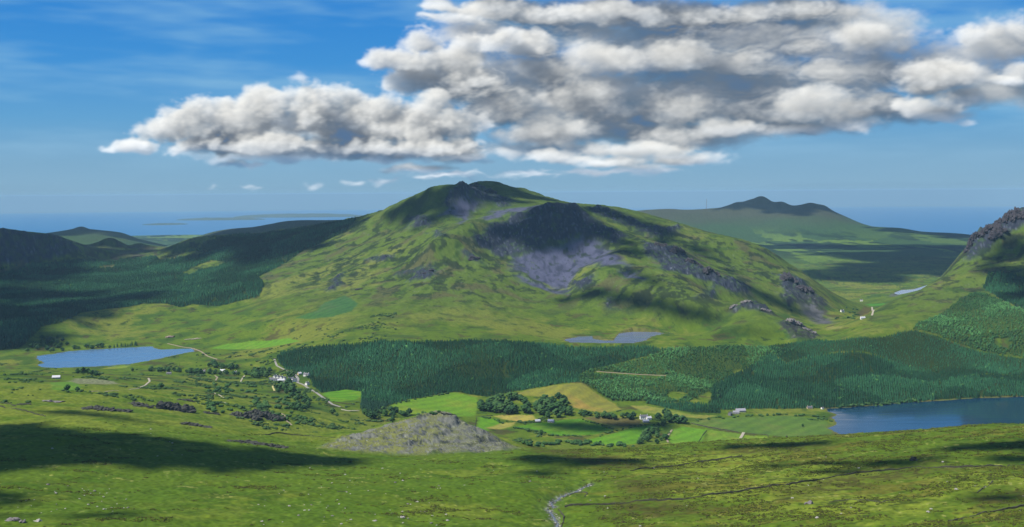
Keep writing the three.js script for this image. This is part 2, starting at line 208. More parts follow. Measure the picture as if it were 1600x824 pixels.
// the great mountain: summit ridge, corrie, dark buttress, flanks
seen([600, 329, 5.35], [625, 317, 5.25], [650, 305, 5.15], [670, 296, 5.05], [687, 294, 5.0], [700, 293, 4.97], [712, 291, 4.95], [724, 291, 4.95]);
seen([770, 335, 4.8], [720, 345, 4.72], [742, 325, 4.87], [790, 327, 4.82], [862, 319, 4.6], [872, 317.5, 4.6], [886, 319, 4.6], [830, 325, 4.62], [800, 333, 4.61], [770, 342, 4.56], [740, 352, 4.5], [710, 365, 4.4], [680, 380, 4.28]);
seen([737, 287, 5.3], [757, 288, 5.4], [775, 290, 5.45], [800, 295, 5.45], [815, 296, 5.45], [825, 304, 5.4], [850, 310, 5.35], [875, 317, 5.3], [897, 321, 5.2], [937, 323, 5.1], [962, 326, 5.1], [987, 332, 5.05], [1012, 339, 5.0], [1040, 346, 4.97], [1062, 351, 4.95], [1087, 359, 4.95], [1125, 369, 4.9], [1162, 377, 4.85], [1187, 386, 4.8], [1205, 397, 4.77], [1215, 405, 4.75], [1232, 420, 4.7], [1257, 435, 4.65], [1275, 450, 4.6], [1297, 469, 4.55], [1310, 481, 4.5], [1327, 492, 4.45]);
hidden([670, 5.2, 630], [690, 5.15, 645], [712, 5.1, 650], [735, 5.08, 630], [690, 5.5, 580], [720, 5.5, 560], [757, 5.6, 640], [790, 5.65, 630], [875, 4.72, 585], [900, 4.72, 580], [1550, 4.8, 420], [1520, 4.7, 390]);
hidden([690, 6.3, 450], [757, 6.6, 450], [850, 6.5, 420], [937, 6.2, 380], [1012, 6.1, 330], [1087, 6.0, 280], [1162, 6.0, 230], [1232, 5.7, 185], [1275, 5.4, 170], [600, 6.4, 380], [800, 8, 250], [1000, 8.5, 220], [1100, 10, 200], [700, 10, 250], [900, 11, 200]);
seen([870, 345, 4.5], [870, 370, 4.42], [870, 400, 4.32], [870, 430, 4.2], [870, 450, 4.1], [875, 480, 3.85], [880, 508, 250], [830, 400, 4.32], [820, 440, 4.12], [790, 360, 4.5], [920, 410, 4.25], [930, 370, 4.4]);
seen([900, 321, 4.6], [920, 337, 4.55], [940, 347, 4.5], [960, 360, 4.45], [985, 370, 4.4], [1007, 379, 4.36], [1025, 384, 4.35], [1050, 387, 4.35], [1065, 400, 4.3], [1082, 415, 4.25], [1100, 425, 4.2], [1132, 437, 4.15], [1150, 450, 4.14], [1170, 462, 4.15]);
seen([960, 344, 4.88], [1000, 358, 4.8], [1050, 372, 4.72], [1100, 392, 4.62], [1150, 408, 4.57], [1200, 430, 4.47], [1120, 418, 4.42], [1180, 448, 4.27], [1230, 462, 4.3], [1280, 500, 4.18], [1240, 482, 4.22], [1200, 472, 4.19]);
hidden([965, 4.62, 480], [1010, 4.55, 455], [1060, 4.5, 430]);
seen([950, 400, 4.15], [1000, 412, 4.12], [1050, 430, 3.98], [1000, 450, 3.86], [1050, 470, 3.74], [950, 450, 3.93], [1100, 460, 3.9], [1100, 490, 3.68], [950, 480, 3.8], [1000, 490, 3.73], [1000, 514, 246], [950, 514, 244], [1060, 508, 250], [1080, 525, 236]);
seen([700, 519, 258], [600, 524, 258], [800, 519, 252], [500, 524, 241], [700, 490, 3.65], [700, 460, 3.9], [700, 430, 4.08], [700, 400, 4.24], [600, 500, 3.57], [600, 470, 3.9], [600, 440, 4.22], [600, 410, 4.48], [600, 380, 4.75], [600, 350, 5.07], [500, 500, 3.75], [500, 470, 4.1], [500, 440, 4.5], [500, 410, 4.86], [510, 388, 5.1], [430, 470, 4.25], [430, 442, 4.6], [430, 500, 3.9], [650, 330, 5.0], [650, 360, 4.75], [650, 400, 4.4], [640, 430, 4.22], [780, 400, 4.34], [780, 372, 4.47], [780, 430, 4.15], [780, 460, 3.95], [780, 490, 3.68], [690, 310, 4.92], [690, 330, 4.82]);
// knoll above the plantation
seen([1100, 513, 3.62], [1125, 497, 3.68], [1140, 485, 3.72], [1150, 477, 3.74], [1165, 475, 3.74], [1185, 480, 3.74], [1200, 485, 3.73], [1220, 497, 3.71], [1240, 505, 3.69], [1262, 515, 3.66], [1278, 523, 3.62], [1160, 505, 3.55], [1200, 510, 3.54], [1150, 529, 234], [1200, 531, 231], [1250, 532, 231]);
hidden([1165, 3.96, 268], [1220, 3.92, 235], [1120, 3.92, 270], [1270, 3.85, 212]);

const EDGE = [-34 * D2R, 34 * D2R], LOGD = [Math.log(0.25), Math.log(24)];
const heightGrid = (() => {
  const n = KNOT.length, m = n + 3, A = new Float64Array(m * m), b = new Float64Array(m);
  const U = (r2) => (r2 < 1e-12 ? 0 : r2 * Math.log(r2));
  for (let i = 0; i < n; i++) {
    for (let j = 0; j < n; j++) A[i * m + j] = U((KNOT[i][0] - KNOT[j][0]) ** 2 + (KNOT[i][1] - KNOT[j][1]) ** 2);
    A[i * m + i] += 4e-6;
    A[i * m + n] = A[n * m + i] = 1; A[i * m + n + 1] = A[(n + 1) * m + i] = KNOT[i][0]; A[i * m + n + 2] = A[(n + 2) * m + i] = KNOT[i][1];
    b[i] = KNOT[i][2];
  }
  for (let k = 0; k < m; k++) {
    let p = k; for (let i = k + 1; i < m; i++) if (Math.abs(A[i * m + k]) > Math.abs(A[p * m + k])) p = i;
    if (p !== k) { for (let j = 0; j < m; j++) { const t = A[k * m + j]; A[k * m + j] = A[p * m + j]; A[p * m + j] = t; } const t = b[k]; b[k] = b[p]; b[p] = t; }
    for (let i = k + 1; i < m; i++) { const f = A[i * m + k] / A[k * m + k]; if (f === 0) continue; for (let j = k; j < m; j++) A[i * m + j] -= f * A[k * m + j]; b[i] -= f * b[k]; }
  }
  for (let k = m - 1; k >= 0; k--) { let s = b[k]; for (let j = k + 1; j < m; j++) s -= A[k * m + j] * b[j]; b[k] = s / A[k * m + k]; }
  const W = 400, H = 420, g = new Float32Array(W * H);
  for (let y = 0; y < H; y++) for (let x = 0; x < W; x++) {
    const u = lerp(EDGE[0], EDGE[1], x / (W - 1)), v = lerp(LOGD[0], LOGD[1], y / (H - 1));
    let s = b[n] + b[n + 1] * u + b[n + 2] * v;
    for (let i = 0; i < n; i++) { const du = u - KNOT[i][0], dv = v - KNOT[i][1], r2 = du * du + dv * dv; if (r2 > 1e-12) s += b[i] * r2 * Math.log(r2); }
    g[y * W + x] = s;
  }
  return { g, W, H };
})();
function baseAt(az, ld) {
  const { g, W, H } = heightGrid;
  const x = clamp((az - EDGE[0]) / (EDGE[1] - EDGE[0]), 0, 1) * (W - 1), y = clamp((ld - LOGD[0]) / (LOGD[1] - LOGD[0]), 0, 1) * (H - 1);
  const xi = clamp(Math.floor(x), 1, W - 3), yi = clamp(Math.floor(y), 1, H - 3), fx = x - xi, fy = y - yi;
  const cr = (a, b, c, d, t) => b + 0.5 * t * (c - a + t * (2 * a - 5 * b + 4 * c - d + t * (3 * (b - c) + d - a)));
  const row = (k) => { const o = (yi + k) * W + xi; return cr(g[o - 1], g[o], g[o + 1], g[o + 2], fx); };
  return cr(row(-1), row(0), row(1), row(2), fy);
}
const base = (x, z) => { const d = Math.max(1, Math.hypot(x, z)); return baseAt(Math.atan2(x, -z), Math.log(d / 1000)); };
// Where a sight line first meets the ground.
function meet(px, py, heightOf = base, from = 500) {
  const s = sight(px, py), q = Math.hypot(s.x, s.z), dx = s.x / q, dz = s.z / q, t = s.y / q;
  let d = from, last = from;
  while (d < 24000) {
    if (EYE + t * d < heightOf(dx * d, dz * d)) { let a = last, b = d; for (let i = 0; i < 14; i++) { const m = (a + b) / 2; if (EYE + t * m < heightOf(dx * m, dz * m)) b = m; else a = m; } d = b; break; }
    last = d; d *= 1.004;
  }
  return { x: dx * d, z: dz * d, d };
}
// ---------------------------------------------------------------- plots of ground (outlines on the map, in metres)
function plot(list, level) {
  const pts = list.map(([px, py]) => {
    if (level === undefined) return meet(px, py);
    const s = sight(px, py), k = (level - EYE) / s.y; return { x: s.x * k, z: s.z * k };
  });
  const P = { pts, x0: Infinity, x1: -Infinity, z0: Infinity, z1: -Infinity };
  for (const p of pts) { P.x0 = Math.min(P.x0, p.x); P.x1 = Math.max(P.x1, p.x); P.z0 = Math.min(P.z0, p.z); P.z1 = Math.max(P.z1, p.z); }
  return P;
}
// A small outline on one hillside: corners that slipped past the crest are brought back to its distance.
function patch(list) {
  const P = plot(list), ds = P.pts.map((p) => p.d).sort((a, b) => a - b), mid = ds[Math.floor(ds.length * .4)];
  for (const p of P.pts) if (p.d > mid * 1.1) { const k = mid * 1.03 / p.d; p.x *= k; p.z *= k; }
  P.x0 = P.z0 = Infinity; P.x1 = P.z1 = -Infinity; for (const p of P.pts) { P.x0 = Math.min(P.x0, p.x); P.x1 = Math.max(P.x1, p.x); P.z0 = Math.min(P.z0, p.z); P.z1 = Math.max(P.z1, p.z); }
  return P;
}
// Signed distance to an outline: positive inside, down to -far outside.
function inside(P, x, z, far = 60) {
  if (x < P.x0 - far || x > P.x1 + far || z < P.z0 - far || z > P.z1 + far) return -far;
  let best = far * far, odd = false; const p = P.pts;
  for (let i = 0, j = p.length - 1; i < p.length; j = i++) {
    const ax = p[j].x, az = p[j].z, bx = p[i].x, bz = p[i].z, ex = bx - ax, ez = bz - az;
    const t = clamp(((x - ax) * ex + (z - az) * ez) / (ex * ex + ez * ez + 1e-9), 0, 1), dx = x - ax - ex * t, dz = z - az - ez * t, d2 = dx * dx + dz * dz;
    if (d2 < best) best = d2;
    if ((az > z) !== (bz > z) && x < (ex * (z - az)) / ez + ax) odd = !odd;
  }
  return odd ? Math.sqrt(best) : -Math.sqrt(best);
}
const FAR_LAKE = (() => { const m = meet(1425, 452.5); return base(m.x, m.z) + 2; })();
const LAKES = [
  { level: 182, name: 'lake', label: 'bright blue lake on the left below the dark plantation', P: plot([[57, 560], [62, 556], [92, 552], [112, 549], [150, 546], [175, 545], [212, 543], [235, 542], [241, 545], [252, 547], [275, 546], [300, 545], [304, 549], [275, 554], [250, 560], [225, 565], [200, 569], [150, 572.5], [120, 574], [92, 576], [67, 574], [60, 571], [70, 567], [60, 562]], 182) },
  { level: 235, name: 'lake', label: 'small pale lake behind the middle plantation at the foot of the mountain', P: plot([[883, 531], [905, 526.5], [935, 525], [937, 529], [948, 531], [960, 531], [962, 528], [966, 523], [974, 520], [990, 518.5], [1025, 519], [1038, 521], [1016, 526], [1008, 532], [990, 536], [940, 536], [890, 535]], 235) },
  { level: 140.5, name: 'lake', label: 'large dark blue lake on the right behind the moor brow', P: plot([[1292, 639], [1330, 637], [1350, 635], [1412, 629.5], [1470, 626.5], [1525, 622.5], [1600, 620], [1700, 616], [1850, 612], [1980, 640], [1950, 690], [1600, 700], [1450, 690], [1340, 684], [1307, 677], [1296, 669], [1309, 664], [1302, 655], [1307, 648], [1297, 644]], 140.5) },
  { level: FAR_LAKE, name: 'lake', label: 'silvery sliver of a far lake in the valley beyond the gap', P: plot([[1398, 458], [1412, 453], [1430, 452], [1450, 446], [1470, 440], [1490, 436], [1490, 450], [1440, 462], [1405, 461]], FAR_LAKE) },
];
const FIELD = (r, g, b, label, list) => ({ c: [r, g, b], label, P: plot(list) });
const FIELDS = [
  FIELD(0.135, 0.290, 0.027, 'vivid green meadow beside the road below the white village', [[503, 615], [520, 611], [540, 609], [564, 611], [567, 618], [560, 622], [554, 625], [530, 628], [517, 627]]),
  FIELD(0.162, 0.282, 0.035, 'large vivid green meadow below the plantation edge, left of the round wood', [[612, 632], [640, 624], [690, 616], [712, 613], [745, 621], [746, 632], [744, 644], [740, 651], [715, 651], [690, 646], [640, 648], [612, 640]]),
  FIELD(0.135, 0.282, 0.027, 'small vivid green meadow just right of the slate tip top', [[715, 654], [748, 652], [776, 655], [786, 661], [762, 668], [738, 667]]),
  FIELD(0.420, 0.330, 0.120, 'pale straw coloured hay field in front of the round wood', [[770, 650], [800, 648.5], [832, 649], [839, 656], [815, 659], [788, 656]]),
  FIELD(0.360, 0.300, 0.110, 'small straw coloured strip behind the slate tip', [[758, 669], [786, 661], [806, 660], [800, 666], [780, 671]]),
  FIELD(0.108, 0.238, 0.027, 'green hummocky meadow in front of the farm under the round wood', [[800, 668], [838, 661], [880, 656], [905, 655], [940, 664], [958, 672], [930, 679], [875, 681], [838, 672]]),
  FIELD(0.170, 0.130, 0.065, 'brown fallow strip left of the white farmhouse', [[908, 652], [950, 652], [1002, 656], [1000, 664], [975, 667], [935, 661]]),
  FIELD(0.135, 0.282, 0.031, 'bright meadow between hedges in front of the white farmhouse', [[914, 688], [950, 680], [985, 669], [1030, 662], [1036, 672], [1010, 682], [992, 694], [960, 697], [928, 693]]),
  FIELD(0.149, 0.290, 0.037, 'bright green meadow right of the leafy lane', [[1044, 687], [1052, 672], [1066, 667], [1104, 671], [1096, 690], [1050, 694]]),
  FIELD(0.176, 0.264, 0.044, 'yellow green meadow right of the thin hedge', [[1106, 671], [1158, 678], [1153, 690], [1098, 691]]),
  FIELD(0.216, 0.299, 0.044, 'thin bright meadow right of the white track', [[1163, 680], [1200, 682], [1228, 685], [1190, 689], [1158, 690]]),
  FIELD(0.120, 0.190, 0.055, 'dull green rushy pasture in front of the lake', [[1075, 660], [1110, 654], [1160, 652], [1240, 650], [1288, 656], [1300, 668], [1302, 678], [1230, 683], [1160, 676], [1105, 669]]),
  FIELD(0.270, 0.240, 0.070, 'yellow dried hill pasture above the round wood', [[800, 617], [830, 609], [860, 603], [908, 599], [922, 608], [942, 621], [960, 630], [972, 640], [945, 645], [905, 640], [888, 632], [870, 622], [830, 619]]),
  FIELD(0.240, 0.260, 0.070, 'olive hill pasture between plantation and white farmhouse', [[985, 634], [1010, 634], [1050, 642], [1080, 648], [1122, 649], [1100, 654], [1050, 651], [1005, 645]]),
  FIELD(0.149, 0.290, 0.035, 'vivid green meadow on the left between lake and mountain', [[328, 545], [352, 538], [395, 533], [452, 528], [470, 533], [430, 541], [380, 546]]),
  FIELD(0.203, 0.264, 0.056, 'small green meadow on the near shore of the left lake', [[156, 577], [175, 573], [208, 570], [196, 575]]),
  FIELD(0.140, 0.250, 0.045, 'little enclosed green field near the slate waste on the left', [[79, 598], [112, 596], [127, 603], [125, 609], [82, 610]]),
  FIELD(0.068, 0.150, 0.05, 'blue green fenced bracken plot on the mountain foot', [[460, 498], [495, 487], [507, 475], [540, 464], [559, 475], [550, 488], [520, 496], [490, 499]]),
  FIELD(.15, .115, .05, 'rusty bracken patch in the valley beyond the gap', [[1338, 490], [1350, 480], [1361, 481], [1358, 491], [1344, 495]]),
  FIELD(.28, .25, .10, 'thin straw yellow field under the scree in the gap', [[1288, 512.5], [1302, 509.5], [1317, 509], [1315, 513], [1293, 516]]),
  FIELD(.09, .25, .04, 'small green field in the valley beyond the gap', [[1352, 476], [1372, 470], [1388, 471], [1380, 477], [1362, 479]]),
];
const SCREE = [
  [[800, 402], [825, 396], [862, 386], [912, 371], [925, 376], [950, 392], [970, 409], [985, 420], [940, 418], [906, 420], [896, 440], [888, 450], [850, 446], [825, 433], [800, 425]],
  [[687, 338], [695, 324], [720, 312], [733, 307], [756, 320], [736, 332], [726, 350], [714, 352], [720, 341], [700, 339]],
  [[750, 342], [770, 329], [800, 326], [862, 321], [850, 326], [800, 333], [765, 345]],
  [[1258, 464], [1276, 472], [1292, 490], [1305, 506], [1276, 506], [1255, 486]],
  [[967, 425], [985, 424], [1010, 436], [1000, 441], [975, 433]],
  [[1385, 462], [1410, 459], [1400, 464]],
  [[800, 430], [850, 448], [885, 452], [890, 462], [860, 458], [815, 442]],
].map(patch);
const CRAGS = [
  [[693, 321], [697, 306], [712, 294], [735, 292], [775, 305], [803, 317], [800, 324], [770, 323], [745, 315], [733, 307], [715, 315], [702, 322]],
  [[737, 375], [750, 366], [770, 351], [786, 343], [802, 334], [862, 321], [900, 323], [925, 341], [960, 361], [985, 372], [962, 384], [925, 375], [908, 372], [860, 385], [825, 395], [800, 400], [785, 405], [765, 395], [745, 385]],
  [[1007, 381], [1025, 385], [1050, 388], [1082, 415], [1100, 425], [1132, 438], [1130, 450], [1100, 441], [1060, 430], [1035, 425], [1010, 400]],
  [[1215, 440], [1232, 430], [1260, 446], [1290, 471], [1302, 482], [1280, 486], [1255, 472], [1235, 481], [1220, 465]],
  [[912, 326], [937, 326], [960, 331], [990, 346], [1010, 356], [1040, 357], [1062, 353], [1055, 368], [1020, 372], [985, 358], [950, 345], [925, 333]],
  [[1505, 408], [1515, 389], [1522, 379], [1530, 370], [1550, 361], [1562, 352], [1575, 340], [1590, 333], [1600, 332], [1650, 320], [1650, 350], [1600, 357], [1580, 363], [1560, 373], [1545, 391], [1530, 396], [1515, 409]],
  [[1140, 486], [1150, 477], [1168, 476], [1190, 481], [1206, 486], [1200, 491], [1170, 485], [1145, 491]],
  [[1215, 500], [1235, 504], [1262, 516], [1278, 525], [1278, 530], [1235, 531], [1222, 520]],
  [[0, 361], [60, 368], [100, 374], [118, 388], [121, 394], [90, 405], [40, 412], [0, 415]],
  [[632, 345], [650, 341], [675, 347], [672, 358], [645, 358]], [[672, 363], [697, 366], [694, 372], [676, 371]],
  [[727, 402], [740, 400], [757, 417], [752, 418]], [[1090, 470], [1105, 460], [1150, 440], [1180, 455], [1165, 462], [1120, 455]],
  [[575, 405], [600, 398], [612, 405], [590, 411]], [[625, 425], [645, 432], [640, 436], [622, 431]],
  [[520, 440], [535, 430], [538, 437], [528, 455], [515, 457]], [[640, 430], [675, 425], [683, 418], [670, 440], [645, 440]],
  [[900, 440], [925, 434], [930, 446], [910, 452]], [[940, 471], [960, 473], [968, 483], [950, 482]],
].map(patch);
const HEAP = plot([[490, 700], [515, 695], [540, 684], [580, 673], [620, 661], [650, 653], [672, 648], [690, 646], [706, 650], [722, 660], [742, 671], [770, 681], [805, 700], [790, 704], [740, 706], [680, 711], [620, 709], [560, 707]]);
const RUSHES = [   // brown rush and heather beds
  [[520, 630], [560, 632], [600, 640], [620, 655], [560, 652], [530, 645]], [[890, 712], [960, 715], [1010, 730], [960, 735], [900, 722]], [[930, 800], [1000, 770], [1050, 755], [1010, 790], [960, 812]],
  [[1200, 775], [1330, 745], [1460, 725], [1480, 735], [1350, 760], [1210, 785]], [[1520, 775], [1600, 772], [1600, 795], [1530, 790]], [[820, 700], [880, 702], [900, 712], [850, 712]], [[950, 760], [1000, 745], [1040, 750], [1000, 765]],
  [[1150, 700], [1250, 690], [1300, 694], [1250, 704], [1160, 708]], [[960, 795], [1060, 785], [1150, 795], [1080, 812], [980, 808]],
].map((l) => plot(l));
const GARDENS = { heap: HEAP };
const STREAM = [[860, 830], [872, 811], [861, 796], [855, 790], [865, 787], [860, 780], [875, 771], [892, 765], [910, 758], [922, 752]].map(([a, b]) => meet(a, b));
function offLine(line, x, z) { let m = 1e9; for (let i = 1; i < line.length; i++) { const a = line[i - 1], b = line[i], ex = b.x - a.x, ez = b.z - a.z, t = clamp(((x - a.x) * ex + (z - a.z) * ez) / (ex * ex + ez * ez), 0, 1); m = Math.min(m, Math.hypot(x - a.x - ex * t, z - a.z - ez * t)); } return m; }
const PEAKS = [[1151, 13, 56, 85], [1189, 13.1, 104, 140], [1222, 13, 64, 85], [1268, 13, 58, 120], [1289, 13.1, 48, 75], [1135, 13, 18, 70], [1168, 13.05, 26, 80], [1246, 13, 16, 120], [127, 11, 16, 60], [171, 6.8, 16, 75], [213, 6.8, 12, 45], [1512, 4.48, 10, 16], [1522, 4.52, 15, 18], [1531, 4.56, 13, 14], [1541, 4.6, 9, 12], [1551, 4.62, 15, 18], [1563, 4.64, 9, 14], [1576, 4.68, 12, 22], [1148, 3.74, 5, 9], [1158, 3.74, 4, 8], [1168, 3.74, 6, 12]].map(([px, d, up, r]) => ({ x: Math.sin(azOf(px, 320)) * d * 1000, z: -Math.cos(azOf(px, 320)) * d * 1000, up, r }));
const MOUNDS = [[878, 726, 6, 24, 34], [850, 716, 3, 30, 30], [905, 722, 3, 26, 30], [60, 690, 7, 60, 60], [200, 690, 5, 70, 60], [1260, 735, 3, 50, 40], [1420, 722, 3, 40, 40]].map(([px, py, up, rx, rz]) => ({ ...meet(px, py), up, rx, rz }));
const LEFT_TIP = plot([[108, 596], [120, 592], [150, 592], [180, 596], [186, 600], [150, 601], [115, 600]]);

// conifer and broadleaf woods: [kind, spacing m, height m, outline]
const WOOD = (kind, gap, tall, label, list) => ({ kind, gap, tall, label, P: plot(list) });
const WOODS = [
  WOOD('conifer', 5.46, 9.5, 'dense dark conifer plantation filling the middle of the valley', [[432, 560], [440, 552], [460, 547], [500, 542], [560, 538.5], [640, 536], [700, 534], [760, 532.5], [800, 535], [850, 539], [880, 542], [930, 544], [975, 543], [1030, 544], [1032, 552], [980, 564], [925, 577], [905, 585], [905, 597], [850, 604], [805, 612], [760, 620], [712, 612], [690, 615], [640, 624], [612, 632], [592, 644], [570, 648], [563, 640], [566, 612], [540, 609], [503, 614], [489, 604], [488, 594], [462, 582], [441, 573]]),
  WOOD('young', 6.5, 7, 'lighter young mixed plantation right of the dark conifers', [[1032, 545], [1060, 544], [1100, 543], [1150, 540], [1200, 542], [1240, 546], [1190, 568], [1150, 580], [1130, 600], [1075, 628], [1040, 629], [1000, 627], [960, 627], [940, 618], [922, 605], [908, 597], [905, 586], [925, 578], [980, 565], [1032, 553]]),
  WOOD('conifer', 5.6, 9, 'trim dark conifer block in front of the young plantation', [[1009, 626], [1040, 630], [1075, 630], [1126, 636], [1124, 646], [1075, 644], [1045, 639], [1012, 631]]),
  WOOD('conifer', 5.63, 11.2, 'tall dark conifers behind the right farm and lake', [[1110, 634], [1112, 606], [1140, 590], [1170, 575], [1200, 552], [1215, 560], [1230, 570], [1262, 560], [1300, 553], [1350, 552], [1395, 566], [1398, 590], [1450, 600], [1540, 585], [1600, 590], [1650, 590], [1650, 616], [1600, 619], [1525, 621.5], [1440, 627], [1350, 634], [1290, 638], [1240, 639], [1180, 639], [1128, 641]]),
  WOOD('conifer', 5.46, 7.7, 'smooth blue green conifer plantation low on the right mountain', [[1200, 541], [1250, 535], [1280, 532], [1320, 531.5], [1345, 528], [1390, 526], [1425, 517], [1460, 524], [1500, 540], [1560, 555], [1600, 560], [1650, 560], [1650, 588], [1600, 588], [1540, 584], [1450, 598], [1400, 588], [1395, 564], [1350, 550], [1300, 551], [1262, 558], [1230, 568], [1215, 558]]),
  WOOD('young', 6, 7, 'young green scrub planted across the right mountain flank', [[1427, 515], [1432, 506], [1460, 499], [1500, 470], [1530, 458], [1570, 476], [1600, 487], [1650, 490], [1650, 558], [1600, 558], [1560, 553], [1500, 538], [1460, 522]]),
  WOOD('conifer', 6.5, 13, 'dark conifer block high on the right mountain', [[1537, 452], [1545, 431], [1570, 433], [1600, 438], [1650, 445], [1650, 490], [1600, 485], [1570, 474]]),
  WOOD('conifer', 8, 14, 'wide dark forest covering the hills on the left', [[0, 548], [30, 545], [48, 528], [64, 511], [98, 504], [125, 489], [165, 483], [200, 480], [225, 475], [260, 475], [282, 481], [300, 476], [337, 479], [375, 471], [405, 464], [412, 450], [402, 436], [425, 425], [475, 393], [507, 379], [540, 362], [556, 346], [530, 348], [500, 352], [470, 357], [430, 364], [400, 368.5], [375, 370.5], [350, 373], [325, 373], [315, 390], [290, 395], [262, 398], [240, 402], [215, 406], [150, 410], [100, 410], [50, 416], [0, 422], [-60, 425], [-60, 548]]),
];
const CLEARINGS = [[[285, 428], [300, 420], [330, 408], [350, 412], [340, 420], [310, 422], [300, 432]], [[150, 420], [180, 415], [175, 422]], [[0, 424], [30, 418], [45, 416], [30, 424], [0, 428]], [[930, 580], [980, 584], [1045, 587], [1020, 592], [980, 588], [930, 584]], [[1050, 612], [1075, 615], [1060, 625], [1040, 620]], [[1555, 530], [1575, 530], [1575, 545], [1560, 542]], [[270, 392], [325, 373], [345, 374], [300, 392], [262, 400]], [[240, 398], [300, 395], [345, 392], [300, 402], [250, 408]]].map((l) => plot(l));

// ---------------------------------------------------------------- height and colour of every point of the land
const SUMMIT = meet(712, 292), mix3 = (a, b, t) => { a[0] += (b[0] - a[0]) * t; a[1] += (b[1] - a[1]) * t; a[2] += (b[2] - a[2]) * t; };
const best = (list, x, z, far) => { let m = -far; for (const P of list) { const s = inside(P, x, z, far); if (s > m) m = s; } return m; };
const pxAt = (x, z) => 800 + Math.tan(Math.atan2(x, -z)) / Math.tan(HFOV / 2 * D2R) * 800;
function land(x, z) {
  const d = Math.hypot(x, z), wx = x + 22 * noise(x / 60, z / 60 + 7), wz = z + 22 * noise(x / 60 + 31, z / 60);
  let h = base(x, z);
  const kx = x + 30 * noise(x / 90 + 3, z / 90), kz = z + 30 * noise(x / 90, z / 90 + 9);
  const crag = d > 3200 ? smoothstep(best(CRAGS, kx, kz, 60), -25, 30) : 0, scree = d > 3200 && d < 7000 ? smoothstep(best(SCREE, wx, wz, 60), -22, 22) : 0;
  const heap = d < 2200 ? smoothstep(inside(HEAP, wx * .4 + x * .6, wz * .4 + z * .6, 40), -14, 10) : 0;
  let lake = -200, level = 0; for (const L of LAKES) { const s = inside(L.P, x + 6 * noise(x / 25, z / 25), z + 6 * noise(x / 25 + 5, z / 25), 200); if (s > lake) { lake = s; level = L.level; } }
  const high = d > 3100 ? smoothstep(h, 235, 330) : 0, far = smoothstep(d, 6500, 9500);
  // relief
  if (d < 2300) h += (2.6 * fbm(x / 90, z / 90, 3) + 1.5 * fbm(x / 31 + 7, z / 31, 2) + 1.3 * fbm(x / 13, z / 13, 3) + 0.42 * noise(x / 4, z / 4)) * smoothstep(d, 300, 700);
  const gully = d < 1800 ? offLine(STREAM, x + 2.5 * noise(x / 9, z / 9), z) : 99; if (gully < 40) h -= 3.4 * Math.exp(-((gully / 9) ** 2)) + 1.2 * Math.exp(-((gully / 22) ** 2));
  if (d < 2300) for (const p of MOUNDS) { const q = Math.hypot((x - p.x) / p.rx, (z - p.z) / p.rz); if (q < 2.5) h += p.up * Math.exp(-q * q * 1.4); }
  if (d >= 2300 && d < 3800) h += (1 - high) * 1.2 * fbm(x / 120, z / 120, 3) * smoothstep(-lake, 10, 120);
  if (high > 0 && far < 1) {
    const r = Math.hypot(x - SUMMIT.x, z - SUMMIT.z), th = Math.atan2(z - SUMMIT.z, x - SUMMIT.x);
    h += high * (1 - far) * (1 - scree * 0.8) * (7 * fbm(x / 260, z / 260, 4) + 4.5 * ridged(th * 9, r / 700, 2) * smoothstep(r, 120, 700) + 4.5 * ridged(x / 75, z / 75, 4) + 1.6 * ridged(x / 24 + 5, z / 24, 3));
  }
  if (far > 0) h += far * 9 * fbm(x / 700, z / 700, 4) * smoothstep(h, 20, 120);
  if (crag > 0) h += crag * (17 * ridged(x / 70, z / 70, 5) + 7 * ridged(x / 22, z / 22, 3) - 2);
  if (d > 3500) for (const p of PEAKS) { const q = Math.hypot(x - p.x, z - p.z) / p.r; if (q < 2.5) h += p.up * Math.exp(-q * q * 1.3); }
  if (heap > 0) { const q = (h + 7 * noise(x / 50, z / 50)) / 11, f = q - Math.floor(q); h += heap * (1.5 * ridged(x / 14, z / 14, 4) + 4 * ridged(x / 46 + 8, z / 70, 3) + 6 * (smoothstep(f, .35, .7) - f)); }
  if (lake > -200) { if (lake > 0) h = Math.min(h, level - Math.min(6, 0.4 + lake * 0.12)); else if (lake > -25) { const k = smoothstep(-lake, -1, 4); h = lerp(level - .4, Math.max(h, level + .25 * (1 - smoothstep(-lake, 8, 25))), k); if (lake > -25 && h < level) h = lerp(level + .25, h, smoothstep(-lake, 6, 25)) * k + (level - .4) * (1 - k); } }
  return { h, d, gully, crag, scree, heap, lake, high, far, wx, wz };
}
